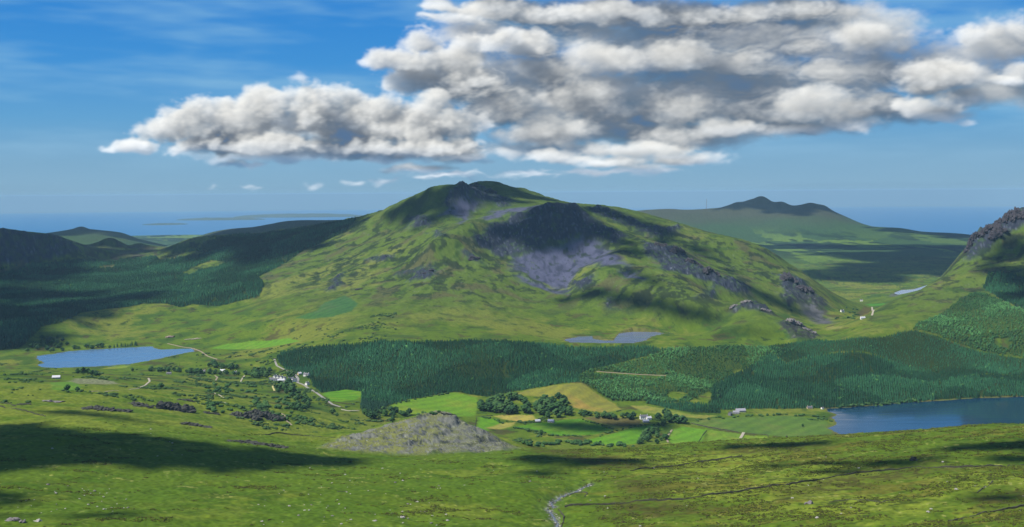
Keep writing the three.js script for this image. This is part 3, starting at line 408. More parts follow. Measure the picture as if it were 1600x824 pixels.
function groundColour(x, z, L, steep, out) {
  const { h, d, crag, scree, heap, high, far, wx, wz } = L, c = out;
  const n1 = fbm(x / 420, z / 420, 4), n2 = fbm(wx / 95 + 40, wz / 95, 4), n3 = fbm(x / 21, z / 21 + 9, 3), n4 = noise(x / 5.5, z / 5.5), px = pxAt(x, z);
  // moor grass
  c[0] = .112; c[1] = .158; c[2] = .022;
  if (d < 2400) {
    const right = smoothstep(px, 820, 1000), n5 = noise(x / 2.6 + 40, z / 2.6), n6 = fbm(x / 9 + 3, z / 6, 2);
    mix3(c, [.062, .112, .013], smoothstep(n2 + .35 * n3, -.1, .4) * .95);
    mix3(c, [.19, .215, .04], smoothstep(n1 + .55 * n2 + .4 * n3, .06, .42) * (.7 + .3 * right));
    mix3(c, [.15, .105, .035], smoothstep(fbm(x / 130 + 70, z / 55 + 3, 4) + .45 * n3 + .25 * n6, .1, .32) * (.15 + .45 * right));
    mix3(c, [.042, .055, .014], smoothstep(fbm(x / 48 + 20, z / 22, 4) + .45 * n6 + .2 * n4, .26, .42) * (.1 + .75 * right));
    mix3(c, [.30, .27, .13], smoothstep(fbm(x / 40 + 90, z / 18 + 50, 3) + .4 * n4 + .35 * n5, .48, .66) * .85);
    mix3(c, [.075, .135, .016], (1 - right) * .55 * smoothstep(n1 - n2, -.4, .3));
    mix3(c, [.045, .08, .012], smoothstep(n6 + .5 * n5, .18, .6) * (.3 + .35 * right));
    mix3(c, [.21, .215, .05], smoothstep(d, 1500, 1750) * (1 - right) * smoothstep(n2 + .5 * n3, -.5, .3) * .6);
    const ru = smoothstep(best(RUSHES, wx, wz, 40), -22, 18);
    if (ru > 0) mix3(c, [.07, .06, .025], ru * smoothstep(n3 + .6 * n4 + .4 * n6, -.45, .15) * .92);
    if (L.gully < 14) mix3(c, n4 + n5 > .1 ? [.26, .25, .24] : [.11, .105, .1], (1 - smoothstep(L.gully + 2.5 * n4, 1.5, 5)) * .85);
  } else {
    mix3(c, [.055, .10, .024], smoothstep(n2 + .4 * n3, -.05, .3) * .95);
    mix3(c, [.19, .19, .05], smoothstep(n1 - .5 * n2 + .4 * n3, .05, .36) * .85);
    mix3(c, [.08, .065, .04], smoothstep(fbm(wx / 70 + 13, wz / 70, 4) + .25 * n3, .2, .36) * .85);
    mix3(c, [.028, .05, .018], smoothstep(fbm(wx / 33 + 3, wz / 33, 4) + .25 * n4, .3, .42) * .9);
  }
  if (high > 0) {
    const r = Math.hypot(x - SUMMIT.x, z - SUMMIT.z), th = Math.atan2(z - SUMMIT.z, x - SUMMIT.x), g = fbm(th * 16 + n2, r / 420, 4), s1 = fbm(wx / 42 + 9, wz / 42, 4), s2 = fbm(x / 14 + 2, z / 14, 3), m = [.122, .156, .028];
    mix3(m, [.215, .205, .05], smoothstep(n1 + .5 * n2 + .25 * s1, 0, .34) * .85);
    mix3(m, [.062, .098, .02], smoothstep(g + .5 * s1, .08, .34) * .85);
    mix3(m, [.12, .09, .052], smoothstep(n2 - .4 * n1 + .4 * s1, .08, .32) * .75);
    mix3(m, [.03, .042, .022], smoothstep(ridged(wx / 130 + 6, wz / 130, 4) + .55 * s1 + .25 * s2, .5, .68) * .85 * smoothstep(steep + .15 * n2, .1, .3));
    mix3(m, [.024, .036, .018], smoothstep(s1 + .5 * s2 + .3 * n1, .42, .54) * .85);
    mix3(m, [.17, .16, .14], smoothstep(s2 + .4 * n4 - .3 * s1, .5, .62) * .6);
    mix3(m, [.075, .11, .02], smoothstep(h + 40 * n2, 470, 600) * .65);
    mix3(c, m, high);
  }
  if (d > 5600 && d < 7600 && px > 130 && px < 245) mix3(c, [.085, .06, .05], .7 * smoothstep(n2, -.4, .3));
  if (far > 0) {
    const f = [.046, .088, .048], cell = noise(Math.floor(x / 380 + .4 * n1) * 7.73, Math.floor(z / 1300 + .5 * n1) * 3.37);
    mix3(f, [.13, .19, .05], smoothstep(cell, -.05, .2) * (1 - smoothstep(h, 200, 320)));
    mix3(f, [.02, .042, .028], smoothstep(fbm(x / 420, z / 1300, 4) + .3 * noise(x / 90, z / 260), .0, .14) * (1 - smoothstep(h, 220, 330)));
    mix3(f, [.07, .062, .062], smoothstep(h + 60 * n1, 280, 420) * .85);
    mix3(c, f, far);
  }
  // rock, scree, slate waste
  if (d > 3000 && d < 8000) mix3(c, [.08, .08, .085], smoothstep(steep + .12 * n3, .7, 1) * .7);
  if (scree > 0) { const s = [.118, .104, .132]; mix3(s, [.06, .056, .072], smoothstep(fbm(wx / 30, wz / 60, 3) + .3 * n4, -.05, .35)); mix3(s, [.035, .045, .024], smoothstep(fbm(x / 36 + 60, z / 36, 3), .2, .34) * .85); mix3(c, s, scree * smoothstep(n2 + n3 * .8 + .3 * n4, -.85, -.35) * (.35 + .65 * smoothstep(scree + .5 * n3, .35, .8))); }
  if (crag > 0) { const q = fbm(x / 11 + 7, z / 11, 3), s = [.046, .045, .052]; mix3(s, [.16, .148, .155], smoothstep(q + .4 * n3, .18, .42) * .8); mix3(s, [.052, .08, .02], smoothstep(n3 - .7 * steep + .4 * n2, -.34, -.05) * .75); mix3(c, s, smoothstep(crag + .35 * n3, .25, .65)); }
  if (heap > 0) {
    const s = [.215, .195, .205]; mix3(s, [.075, .073, .08], smoothstep(n3 + .8 * n4 + .5 * n2, -.05, .4)); mix3(s, [.05, .052, .05], smoothstep(fbm(x / 30 + 3, z / 42, 4) + .3 * n4, .14, .32) * .85); mix3(s, [.34, .31, .29], smoothstep(noise(x / 2.7, z / 2.7) + .4 * n3, .35, .8));
    mix3(s, [.20, .19, .06], smoothstep(.36 - steep + .45 * n3, .02, .2) * (1 - .55 * smoothstep(px, 620, 740)) * .9); mix3(c, s, heap);
  }
  const lt = d > 2200 && d < 3200 ? smoothstep(inside(LEFT_TIP, wx * .3 + x * .7, wz * .3 + z * .7, 30), -6, 6) : 0;
  if (lt > 0) mix3(c, n4 > .1 ? [.3, .28, .28] : [.17, .16, .16], lt * .9);
  // meadows
  if (d > 2100 && d < 5200) for (const F of FIELDS) { const s = inside(F.P, x + 5 * n3, z + 5 * n4, 20); if (s > -8) { const f = F.c.slice(); mix3(f, [f[0] * 1.35, f[1] * .95, f[2] * 1.3], smoothstep(n2 + .4 * n3, -.1, .6)); mix3(f, [f[0] * .6, f[1] * .66, f[2] * .9], smoothstep(n3 - .6 * n2 + .3 * n4, .1, .45) * .65); const stripe = .93 + .1 * Math.sin((x * .8 + z * .6) / 5.5) * smoothstep(s, 4, 14); f[0] *= stripe; f[1] *= stripe; mix3(c, f, smoothstep(s, -4, 4)); } }
  if (d > 2300 && d < 7000) for (const W of WOODS) { const s = inside(W.P, x, z, 10); if (s > -4) mix3(c, W.kind === 'young' ? [.055, .082, .024] : [.028, .044, .02], smoothstep(s, -4, 5) * .92 * (CLEARINGS.some((q) => inside(q, x, z, 5) > 0) ? 0 : 1)); }
  // shores
  if (L.lake > -40) mix3(c, [.16, .13, .075], smoothstep(L.lake + 6 * n3, -14, 0) * .75);
  const v = (1 + (d < 2400 ? .36 : .24) * n4 + (d < 2400 ? .28 : .18) * n3) * .69; c[0] *= v * .97; c[1] *= v * 1.12; c[2] *= v * (heap + crag + scree < .1 && L.gully > 12 ? .6 : .9);
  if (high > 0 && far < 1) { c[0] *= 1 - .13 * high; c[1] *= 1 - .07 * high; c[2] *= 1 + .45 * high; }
}
// ---------------------------------------------------------------- the land as one sheet, cut into the pieces one can name
function tag(o, label, category, group, kind) { o.userData = { ...o.userData, label, category }; if (group) o.userData.group = group; if (kind) o.userData.kind = kind; return o; }
const USED = {};
function numbered(name) { const k = USED[name] = (USED[name] ?? -1) + 1; return k ? name + '_' + String(k).padStart(3, '0') : name; }
const QUICK = 1;
const GRID = (() => {
  const az = [], ld = [], A = 25 * D2R;
  for (let i = 0; i < 30; i++) az.push(lerp(-33.5 * D2R, -A, i / 30));
  const NX = Math.round(1080 / QUICK); for (let i = 0; i <= NX; i++) az.push(lerp(-A, A, i / NX));
  for (let i = 1; i <= 30; i++) az.push(lerp(A, 33.5 * D2R, i / 30));
  const span = [[.28, .8, 14], [.8, 1.7, 250], [1.7, 2.3, 90], [2.3, 2.95, 130], [2.95, 3.9, 150], [3.9, 5.6, 190], [5.6, 9, 70], [9, 13.4, 60], [13.4, 22, 26]];
  for (const [a, b, n] of span) for (let i = 0; i < n / QUICK; i++) ld.push(lerp(Math.log(a), Math.log(b), i / (n / QUICK)));
  ld.push(Math.log(22));
  return { az, ld };
})();
const LAND = [];
(() => {
  const { az, ld } = GRID, W = az.length, H = ld.length, pos = new Float32Array(W * H * 3), col = new Float32Array(W * H * 3), nor = new Float32Array(W * H * 3), keep = new Array(W * H), zone = new Uint8Array(W * H);
  for (let j = 0; j < H; j++) for (let i = 0; i < W; i++) {
    const d = Math.exp(ld[j]) * 1000, x = Math.sin(az[i]) * d, z = -Math.cos(az[i]) * d, k = j * W + i, L = land(x, z);
    pos[k * 3] = x; pos[k * 3 + 1] = L.h; pos[k * 3 + 2] = z; keep[k] = L;
  }
  const c = [0, 0, 0], P = (k, n) => pos[k * 3 + n], ZONES = [
    ['moorland', 'open grassy moor in the foreground, sloping down to the valley', 'moor'], ['valley_floor', 'green valley floor with meadows, hedges and a white village', 'valley'],
    ['mountain', 'great green mountain with dark crags and grey scree in the middle', 'mountain'], ['mountain', 'steep mountain flank with a dark cliff on the right edge', 'mountain'], ['knoll', 'small green rocky knoll above the plantation, right of the little lake', 'knoll'],
    ['hillside', 'dark wooded hills and little brown peak on the far left', 'hill'], ['coastal_plain', 'hazy moor and farmland reaching to the coast behind the mountains', 'plain'], ['spoil_heap', 'grey slate spoil heap standing on the edge of the moor', 'spoil heap'],
    ...FIELDS.map((F) => ['field', F.label, 'field'])], tris = ZONES.map(() => []);
  for (let j = 0; j < H; j++) for (let i = 0; i < W; i++) {
    const k = j * W + i, a = k - (i > 0 ? 1 : 0), b = k + (i < W - 1 ? 1 : 0), e = k - (j > 0 ? W : 0), f = k + (j < H - 1 ? W : 0);
    const ux = P(b, 0) - P(a, 0), uy = P(b, 1) - P(a, 1), uz = P(b, 2) - P(a, 2), vx = P(f, 0) - P(e, 0), vy = P(f, 1) - P(e, 1), vz = P(f, 2) - P(e, 2);
    let nx = uy * vz - uz * vy, ny = uz * vx - ux * vz, nz = ux * vy - uy * vx, l = Math.hypot(nx, ny, nz) || 1; if (ny < 0) l = -l; nx /= l; ny /= l; nz /= l;
    nor[k * 3] = nx; nor[k * 3 + 1] = ny; nor[k * 3 + 2] = nz;
    const L = keep[k], x = P(k, 0), z = P(k, 2), d = L.d, px = pxAt(x, z);
    groundColour(x, z, L, Math.sqrt(Math.max(0, 1 - ny * ny)), c);
    col[k * 3] = c[0]; col[k * 3 + 1] = c[1]; col[k * 3 + 2] = c[2];
    let q = 6;
    if (d < 2000) q = L.heap > .5 ? 7 : 0;
    else if (d < 7200 && px < 560 && L.h > 222 && d > 4300 && !(px > 395 && L.h > 258 && d < 4.3e3 + (px - 395) * 7)) q = 5;
    else if (d < 7000 && px > 1318 && L.h > 146 && d > 2700 && d < 5900) q = 3;
    else if (px > 1085 && px < 1290 && d > 3300 && d < 3830 && L.h > 238) q = 4;
    else if (d < 7000 && L.h > 256 && px > 395 && px < 1340) q = 2;
    else if (d < 5000) q = 1;
    if (d > 2000 && d < 5300) FIELDS.forEach((F, n) => { if (inside(F.P, x, z, 1) > 0) q = 8 + n; });
    zone[k] = q;
  }
  for (let j = 0; j < H - 1; j++) for (let i = 0; i < W - 1; i++) { const a = j * W + i, b = a + 1, e = a + W, f = e + 1, t = tris[zone[a]]; t.push(a, b, e, b, f, e); }
  const mat = new THREE.MeshPhysicalMaterial({ vertexColors: true, roughness: 1, metalness: 0, specularIntensity: .12, name: 'turf and rock' });
  ZONES.forEach(([name, label, category], n) => {
    const t = tris[n]; if (!t.length) return;
    const map = new Map(), p = [], cc = [], nn = [], idx = [];
    for (const k of t) { let m = map.get(k); if (m === undefined) { m = map.size; map.set(k, m); p.push(pos[k * 3], pos[k * 3 + 1], pos[k * 3 + 2]); cc.push(col[k * 3], col[k * 3 + 1], col[k * 3 + 2]); nn.push(nor[k * 3], nor[k * 3 + 1], nor[k * 3 + 2]); } idx.push(m); }
    const g = new THREE.BufferGeometry();
    g.setAttribute('position', new THREE.Float32BufferAttribute(p, 3)); g.setAttribute('normal', new THREE.Float32BufferAttribute(nn, 3)); g.setAttribute('color', new THREE.Float32BufferAttribute(cc, 3)); g.setIndex(idx);
    const o = new THREE.Mesh(g, mat); o.name = numbered(name); o.castShadow = o.receiveShadow = true; tag(o, label, category, null, 'structure'); scene.add(o); LAND.push(o);
  });
})();
const groundAt = (x, z) => land(x, z).h;
const drop = (px, py) => { const m = meet(px, py); m.y = groundAt(m.x, m.z); return m; };   // a measured spot on the finished ground

// water
const RIPPLE = (() => { const N = 256, p = new Uint8Array(N * N * 4); for (let y = 0; y < N; y++) for (let x = 0; x < N; x++) { const t = x / N * 6.2832, u = y / N * 6.2832, k = clamp(150 + 190 * fbm(Math.cos(t) * .8 + Math.sin(u) * 2.6 + 5, Math.sin(t) * .8 + Math.cos(u) * 2.6, 4), 20, 255), o = (y * N + x) * 4; p[o] = p[o + 1] = p[o + 2] = k; p[o + 3] = 255; } const t = new THREE.DataTexture(p, N, N); t.magFilter = THREE.LinearFilter; t.wrapS = t.wrapT = THREE.RepeatWrapping; t.repeat.set(1 / 420, 1 / 260); t.needsUpdate = true; return t; })();
const WATER = [[.075, .15, .25, .2], [.10, .13, .22, .2], [.004, .026, .062, .09], [.2, .24, .3, .2]].map(([r, g, b, q]) => new THREE.MeshPhysicalMaterial({ color: new THREE.Color().setRGB(r, g, b), roughness: q * 1.8, roughnessMap: RIPPLE, metalness: 0, ior: 1.33 }));
LAKES.forEach((L, n) => {
  const cx = (L.P.x0 + L.P.x1) / 2, cz = (L.P.z0 + L.P.z1) / 2, s = new THREE.Shape(L.P.pts.map((p) => { const dx = p.x - cx, dz = p.z - cz, l = Math.hypot(dx, dz), k = 1 + 22 / l; return new THREE.Vector2(dx * k, -dz * k); }));
  const g = new THREE.ShapeGeometry(s); g.rotateX(-Math.PI / 2);
  const o = new THREE.Mesh(g, WATER[n]); o.position.set(cx, L.level, cz); o.name = numbered('lake'); o.receiveShadow = true; tag(o, L.label, 'lake', null, 'structure'); scene.add(o);
});
{ // the sea bends with the earth
  const p = [], idx = [], N = 160, R = 60; for (let j = 0; j <= R; j++) for (let i = 0; i <= N; i++) { const d = Math.exp(lerp(Math.log(12000), Math.log(96000), j / R)), a = lerp(-45, 45, i / N) * D2R; p.push(Math.sin(a) * d, -d * d / (2 * 7.43e6) + 12000 * 12000 / (2 * 7.43e6), -Math.cos(a) * d); }
  for (let j = 0; j < R; j++) for (let i = 0; i < N; i++) { const a = j * (N + 1) + i; idx.push(a, a + 1, a + N + 1, a + 1, a + N + 2, a + N + 1); }
  const g = new THREE.BufferGeometry(); g.setAttribute('position', new THREE.Float32BufferAttribute(p, 3)); g.setIndex(idx); g.computeVertexNormals();
  const o = new THREE.Mesh(g, new THREE.MeshPhysicalMaterial({ color: new THREE.Color().setRGB(.008, .115, .26), roughness: .34, ior: 1.33 })); o.name = 'sea'; tag(o, 'blue sea reaching to the horizon', 'sea', null, 'structure'); scene.add(o);
}
for (const [px, py, km, wide, tall, label] of [[258, 347, 30, 520, 26, 'faint dark headland lying in the bright sea on the left'], [345, 343.5, 36, 1300, 60, 'long hazy peninsula on the sea horizon left of the mountain'], [470, 341, 40, 2200, 110, 'hazy strip of far coast touching the mountain flank']]) {
  const s = sight(px, py), q = Math.hypot(s.x, s.z), D = km * 1000, g = new THREE.SphereGeometry(1, 48, 16); { const p = g.attributes.position; for (let i = 0; i < p.count; i++) { const k = 1 + .35 * fbm(p.getX(i) * 4 + km, p.getZ(i) * 4, 3); p.setY(i, p.getY(i) * k); } g.computeVertexNormals(); }
  const o = new THREE.Mesh(g, new THREE.MeshPhysicalMaterial({ color: new THREE.Color().setRGB(.05, .07, .04), roughness: 1, specularIntensity: .1 })); o.name = numbered('headland'); o.scale.set(wide, tall, 700); o.position.set(s.x / q * D, -D * D / (2 * 7.43e6) + 12000 * 12000 / (2 * 7.43e6), s.z / q * D); tag(o, label, 'headland', null, 'structure'); scene.add(o);
}
// ---------------------------------------------------------------- helpers for things
const lin = (r, g, b) => new THREE.Color().setRGB(r, g, b);
const MAT = (r, g, b, o = {}) => new THREE.MeshPhysicalMaterial({ color: lin(r, g, b), roughness: .95, metalness: 0, specularIntensity: o.roughness ? 1 : .15, ...o });
function piece(name, geo, mat, parent) { const o = new THREE.Mesh(geo, mat); o.name = name; o.castShadow = o.receiveShadow = true; (parent ?? scene).add(o); return o; }
function thing(name, label, category, p, turn = 0, group) { const o = new THREE.Group(); o.name = numbered(name); o.position.set(p.x, p.y, p.z); o.rotation.y = turn; tag(o, label, category, group); scene.add(o); return o; }
function box(w, h, d, x = 0, y = 0, z = 0) { return new THREE.BoxGeometry(w, h, d).translate(x, y, z); }
function plain(g) { const q = g.index ? g.toNonIndexed() : g; for (const k of Object.keys(q.attributes)) if (!['position', 'normal'].includes(k)) q.deleteAttribute(k); return q; }
const join = (list) => mergeGeometries(list.map(plain));
function lump(seed, detail, rough) {   // an uneven stone or leaf clump of radius 1
  const r = rng(seed), g = mergeVertices((() => { const i = new THREE.IcosahedronGeometry(1, detail); i.deleteAttribute('uv'); i.deleteAttribute('normal'); return i; })()), p = g.attributes.position, ox = r() * 50;
  for (let i = 0; i < p.count; i++) { const x = p.getX(i), y = p.getY(i), z = p.getZ(i), k = 1 + rough * (noise(x * 1.3 + ox, y * 1.3 + z * 1.7) + .6 * noise(x * 3 + ox, z * 3 - y * 2.6)) + rough * .35 * (r() - .5); p.setXYZ(i, x * k, y * k, z * k); }
  g.computeVertexNormals(); return g;
}
const inPlot = (P, x, z) => inside(P, x, z, 1) > 0;
function scatter(P, n, seed, test) { const r = rng(seed), out = []; for (let k = 0; k < n * 60 && out.length < n; k++) { const x = lerp(P.x0, P.x1, r()), z = lerp(P.z0, P.z1, r()); if (inPlot(P, x, z) && (!test || test(x, z, r))) out.push({ x, z, y: groundAt(x, z), r: r() }); } return out; }

// ---------------------------------------------------------------- trees
const BARK = MAT(.07, .055, .04), LEAF = [MAT(.035, .085, .024), MAT(.05, .105, .03), MAT(.026, .066, .024)], NEEDLE = MAT(.022, .062, .034);
function broadleafGeo(seed) {
  const r = rng(seed), tr = [new THREE.CylinderGeometry(.022, .04, .42, 6).translate(0, .2, 0)], cr = [];
  for (let i = 0; i < 4; i++) { const a = i * 1.6 + r(), l = new THREE.CylinderGeometry(.008, .018, .34, 5).translate(0, .17, 0).rotateZ(.6 + .3 * r()).rotateY(a).translate(0, .3, 0); tr.push(l); }
  for (let i = 0; i < 34; i++) {
    const a = r() * 6.283, h = r(), rad = Math.sin(Math.PI * (.12 + .8 * h)) * .46 * Math.sqrt(.15 + .85 * r()), s = .11 + .09 * r();
    const g = lump(seed * 91 + i, 0, .5); g.scale(s * (1 + .4 * r()), s * (.75 + .3 * r()), s * (1 + .4 * r())); g.translate(Math.cos(a) * rad, .26 + h * .68, Math.sin(a) * rad); cr.push(g);
  }
  return { trunk: join(tr), crown: join(cr) };
}
function coniferGeo(seed, tiers = 4, seg = 7) {
  const r = rng(seed), cr = [];
  for (let t = 0; t < tiers; t++) {
    const y = .1 + t / tiers * .72, R = .215 * (1 - t / tiers * .78), g = new THREE.ConeGeometry(R, .42 - t * .035, seg, 1, true); g.deleteAttribute('uv');
    const p = g.attributes.position; for (let i = 0; i < p.count; i++) if (p.getY(i) < 0) { const k = .72 + .56 * r(); p.setX(i, p.getX(i) * k); p.setZ(i, p.getZ(i) * k); p.setY(i, p.getY(i) * (.8 + .4 * r())); }
    g.translate(0, y + .17, 0); g.rotateY(r() * 3); g.computeVertexNormals(); cr.push(g);
  }
  return { trunk: plain(new THREE.CylinderGeometry(.012, .022, .35, 5).translate(0, .14, 0)), crown: join(cr) };
}
const BROAD = [3, 14, 25].map(broadleafGeo), CONE = [5, 6, 7].map((s) => coniferGeo(s)), BUSH = [41, 42, 43].map((s) => join([0, 1, 2, 3, 4, 5].map((i) => { const r = rng(s * 7 + i), g = lump(s * 17 + i, 0, .5), k = .3 + .16 * r(); g.scale(k, k * .9, k); g.translate((r() - .5) * .9, .28 + .25 * r(), (r() - .5) * .9); return g; })));
const PROTO = {};
function plant(kind, p, height, label, group, pick) {
  const key = kind + pick % 9, conifer = kind === 'conifer_tree', bush = kind === 'bush';
  let o;
  if (PROTO[key]) { o = PROTO[key].clone(); o.name = numbered(kind); scene.add(o); } else {
    o = PROTO[key] = new THREE.Group(); o.name = numbered(kind); scene.add(o);
    if (bush) { piece('foliage', BUSH[pick % 3], LEAF[Math.floor(pick / 3) % 3], o); piece('stem', new THREE.CylinderGeometry(.03, .05, .3, 5).translate(0, .12, 0), BARK, o); }
    else { const g = (conifer ? CONE : BROAD)[pick % 3]; piece('trunk', g.trunk, BARK, o); piece('crown', g.crown, conifer ? NEEDLE : LEAF[Math.floor(pick / 3) % 3], o); }
  }
  o.position.set(p.x, p.y - .25, p.z); o.rotation.y = (p.r ?? 0) * 6.28; const w = conifer ? 1 : .85 + .4 * (((p.r ?? .5) * 13.7) % 1); o.scale.set(height * w, height, height * w);
  tag(o, label, bush ? 'bush' : 'tree', group); return o;
}
let SEED = 100;
function grove(kind, n, height, label, group, list) { const P = plot(list); scatter(P, n, SEED++).forEach((p, i) => plant(kind, p, height * (.75 + .5 * ((p.r * 7.3) % 1)), label, group, Math.floor(p.r * 9))); }
function row(kind, n, height, label, group, line, wide = 6) {
  const r = rng(SEED++); for (let i = 0; i < n; i++) { const t = (i + r() * .9) / n * (line.length - 1), k = Math.min(line.length - 2, Math.floor(t)), f = t - k, p = drop(lerp(line[k][0], line[k + 1][0], f), lerp(line[k][1], line[k + 1][1], f)); p.x += (r() - .5) * wide; p.z += (r() - .5) * wide * 2; p.y = groundAt(p.x, p.z); p.r = r(); plant(kind, p, height * (.7 + .6 * r()), label, group, Math.floor(p.r * 9)); }
}
grove('broadleaf_tree', 74, 16, 'broadleaf tree of the dark round wood above the hay field', 'trees of the round wood', [[748, 641], [754, 630], [790, 624], [830, 626], [850, 622], [880, 623], [888, 640], [893, 652], [880, 657], [852, 655], [836, 648], [790, 648], [766, 651]]);
row('broadleaf_tree', 20, 11, 'broadleaf tree in the thick hedgerow left of the white farmhouse', 'hedgerow trees by the farmhouse', [[904, 649], [930, 651], [960, 654], [996, 656]], 14);
grove('broadleaf_tree', 16, 14, 'broadleaf tree in the dark clump right of the white farmhouse', 'clump by the farmhouse', [[1026, 662], [1030, 650], [1036, 648], [1055, 655], [1072, 662], [1068, 666], [1040, 664]]);
row('broadleaf_tree', 18, 10, 'broadleaf tree along the leafy lane between two meadows', 'trees along the lane', [[1032, 668], [1022, 676], [1012, 684], [1000, 692]], 16);
grove('broadleaf_tree', 12, 10, 'rounded tree at the lower end of the leafy lane', 'trees at the lane end', [[996, 697], [1002, 684], [1030, 680], [1044, 688], [1040, 694], [1015, 697]]);
grove('broadleaf_tree', 24, 11, 'tree in the dark tongue of wood above the slate tip', 'wood above the slate tip', [[564, 654], [570, 645], [600, 642], [625, 643], [642, 649], [630, 652], [600, 654]]);
grove('broadleaf_tree', 36, 12, 'dark tree on the left shore of the left lake', 'trees on the left shore', [[34, 549], [44, 538], [66, 530], [90, 528], [108, 536], [112, 547], [95, 550], [60, 551]]);
row('broadleaf_tree', 12, 10, 'tree on the far shore of the left lake', 'trees on the far shore', [[116, 545], [140, 544], [172, 543]], 18);
row('conifer_tree', 12, 13, 'dark pine on the far shore of the left lake', 'pines on the far shore', [[180, 543], [215, 541]], 18);
for (const [px, py, h, i] of [[122, 585, 13, 0], [130, 586, 17, 4], [137, 586, 14, 2]]) plant('broadleaf_tree', { ...drop(px, py), r: i / 9 }, h, 'big dark tree in the clump right of the grey barn near the left lake', 'dark clump near the left lake', i);
for (const [px, py, h, i] of [[144, 587, 12, 1], [150, 588, 11, 7], [155, 588, 8, 5]]) plant('broadleaf_tree', { ...drop(px, py), r: i / 9 }, h, 'medium tree just right of the dark clump near the left lake', 'trees beside the dark clump', i);
plant('broadleaf_tree', { ...drop(207, 581), r: .3 }, 11, 'lone rounded tree on the near shore of the left lake', null, 4);
plant('conifer_tree', { ...drop(297, 583), r: .4 }, 16, 'tall pointed tree standing above the roadside row left of the village', null, 1);
plant('broadleaf_tree', { ...drop(105, 610), r: .6 }, 11, 'round bushy tree on the little enclosed field at left', null, 1);
plant('broadleaf_tree', { ...drop(121, 611), r: .1 }, 8, 'small bushy tree right of the round one on the little field', null, 3);
plant('broadleaf_tree', { ...drop(251, 607), r: .8 }, 10, 'single tree in the moor below the roadside row', null, 0);
plant('broadleaf_tree', { ...drop(520, 647), r: .7 }, 12, 'lone dark tree in the rushy ground right of the village road', null, 5);
plant('broadleaf_tree', { ...drop(526, 651), r: .2 }, 7, 'small tree right below the lone dark tree near the village road', null, 2);
plant('broadleaf_tree', { ...drop(614, 656), r: .3 }, 8, 'tree standing alone behind the slate tip, upper of two', null, 2);
plant('broadleaf_tree', { ...drop(613, 663), r: .9 }, 8, 'tree standing alone behind the slate tip, lower of two', null, 8);
plant('broadleaf_tree', { ...drop(825, 675), r: .5 }, 8, 'small round tree under the hummocky meadow', null, 5);
plant('broadleaf_tree', { ...drop(846, 680), r: .15 }, 11, 'broad round tree at the lower edge of the hummocky meadow', null, 0);
plant('broadleaf_tree', { ...drop(1254, 667), r: .15 }, 7, 'small dark tree alone in the pasture beside the big lake', null, 2);
row('broadleaf_tree', 24, 11, 'tree in the roadside row between the left lake and the village', 'roadside row', [[228, 581], [262, 582], [300, 583], [312, 584]], 14);
row('broadleaf_tree', 20, 12, 'tree in the dark belt behind the roadside row', 'dark belt behind the road', [[325, 572], [345, 575], [370, 577]], 16);
row('broadleaf_tree', 18, 10, 'tree by the white roofs along the road left of the village', 'trees along the road', [[320, 585], [345, 585], [375, 586], [400, 588]], 14);
grove('broadleaf_tree', 20, 14, 'dark tree at the left end of the white village', 'trees at the village end', [[388, 590], [395, 580], [412, 577], [424, 583], [416, 592], [402, 592]]);
grove('broadleaf_tree', 7, 10, 'tree between the white houses of the village', 'trees among the houses', [[444, 590], [450, 583], [462, 586], [458, 592]]);
grove('broadleaf_tree', 20, 14, 'tree in the scrubby wood just below the white village', 'wood below the village', [[430, 614], [436, 602], [452, 599], [464, 606], [458, 616], [440, 617]]);
grove('broadleaf_tree', 34, 10, 'small tree in the scrubby slope below the village road', 'scrub below the road', [[452, 640], [456, 618], [475, 612], [484, 630], [478, 644], [462, 646]]);
grove('bush', 46, 7.5, 'green bush on the rough slope below the village', 'bushes below the village', [[392, 650], [400, 624], [450, 620], [470, 650], [500, 668], [450, 670], [410, 660]]);
grove('bush', 26, 7, 'dark bush on the moor left of the village', 'bushes left of the village', [[318, 612], [330, 600], [360, 603], [385, 598], [408, 606], [400, 614], [350, 614]]);
grove('bush', 18, 7, 'bush beside the white zigzag path', 'bushes by the white path', [[318, 640], [328, 630], [345, 634], [362, 636], [358, 645], [335, 646]]);
row('bush', 44, 7, 'bush in the scrub line at the lower edge of the valley fields', 'scrub line under the fields', [[818, 697], [850, 696], [870, 692], [900, 695], [935, 694], [985, 699]], 22);
row('bush', 9, 4, 'bush in the thin hedge below the hummocky meadow', 'thin hedge below the meadow', [[855, 681], [885, 681], [912, 683]], 4);
row('bush', 14, 4, 'bush in the hedge between fallow strip and bright meadow', 'hedge under the fallow strip', [[936, 682], [960, 674], [985, 668], [1010, 663]], 5);
row('bush', 26, 5, 'bush in the hedge along the pasture by the big lake', 'hedge along the pasture', [[1085, 658], [1125, 654], [1160, 651], [1200, 649], [1240, 650], [1290, 651]], 9);
row('bush', 34, 7, 'pale green bush along the far shore of the big lake', 'bushes on the far lake shore', [[1300, 636], [1340, 635], [1380, 632], [1412, 629], [1440, 627]], 12);
row('bush', 10, 4, 'hedge bush between the small green meadow and the hay field', 'hedge by the hay field', [[752, 652], [772, 656], [787, 662]], 4);
row('bush', 12, 4, 'hedge bush along the foot of the hummocky meadow at left', 'hedge left of the hummocky meadow', [[800, 669], [822, 672], [842, 675]], 4);
row('bush', 14, 4, 'hedge bush right of the hummocky meadow', 'hedge right of the hummocky meadow', [[908, 656], [938, 664], [958, 672]], 4);
row('bush', 14, 5, 'bush on the lower edge of the large vivid meadow', 'lower edge of the large meadow', [[612, 641], [640, 649], [690, 648]], 6);
row('bush', 12, 5, 'bush along the plantation foot above the large vivid meadow', 'upper edge of the large meadow', [[618, 632], [660, 622], [700, 616]], 6);
row('bush', 12, 4, 'low bush on the near shore of the big lake', 'bushes on the near lake shore', [[1265, 656], [1280, 655], [1300, 658]], 12);
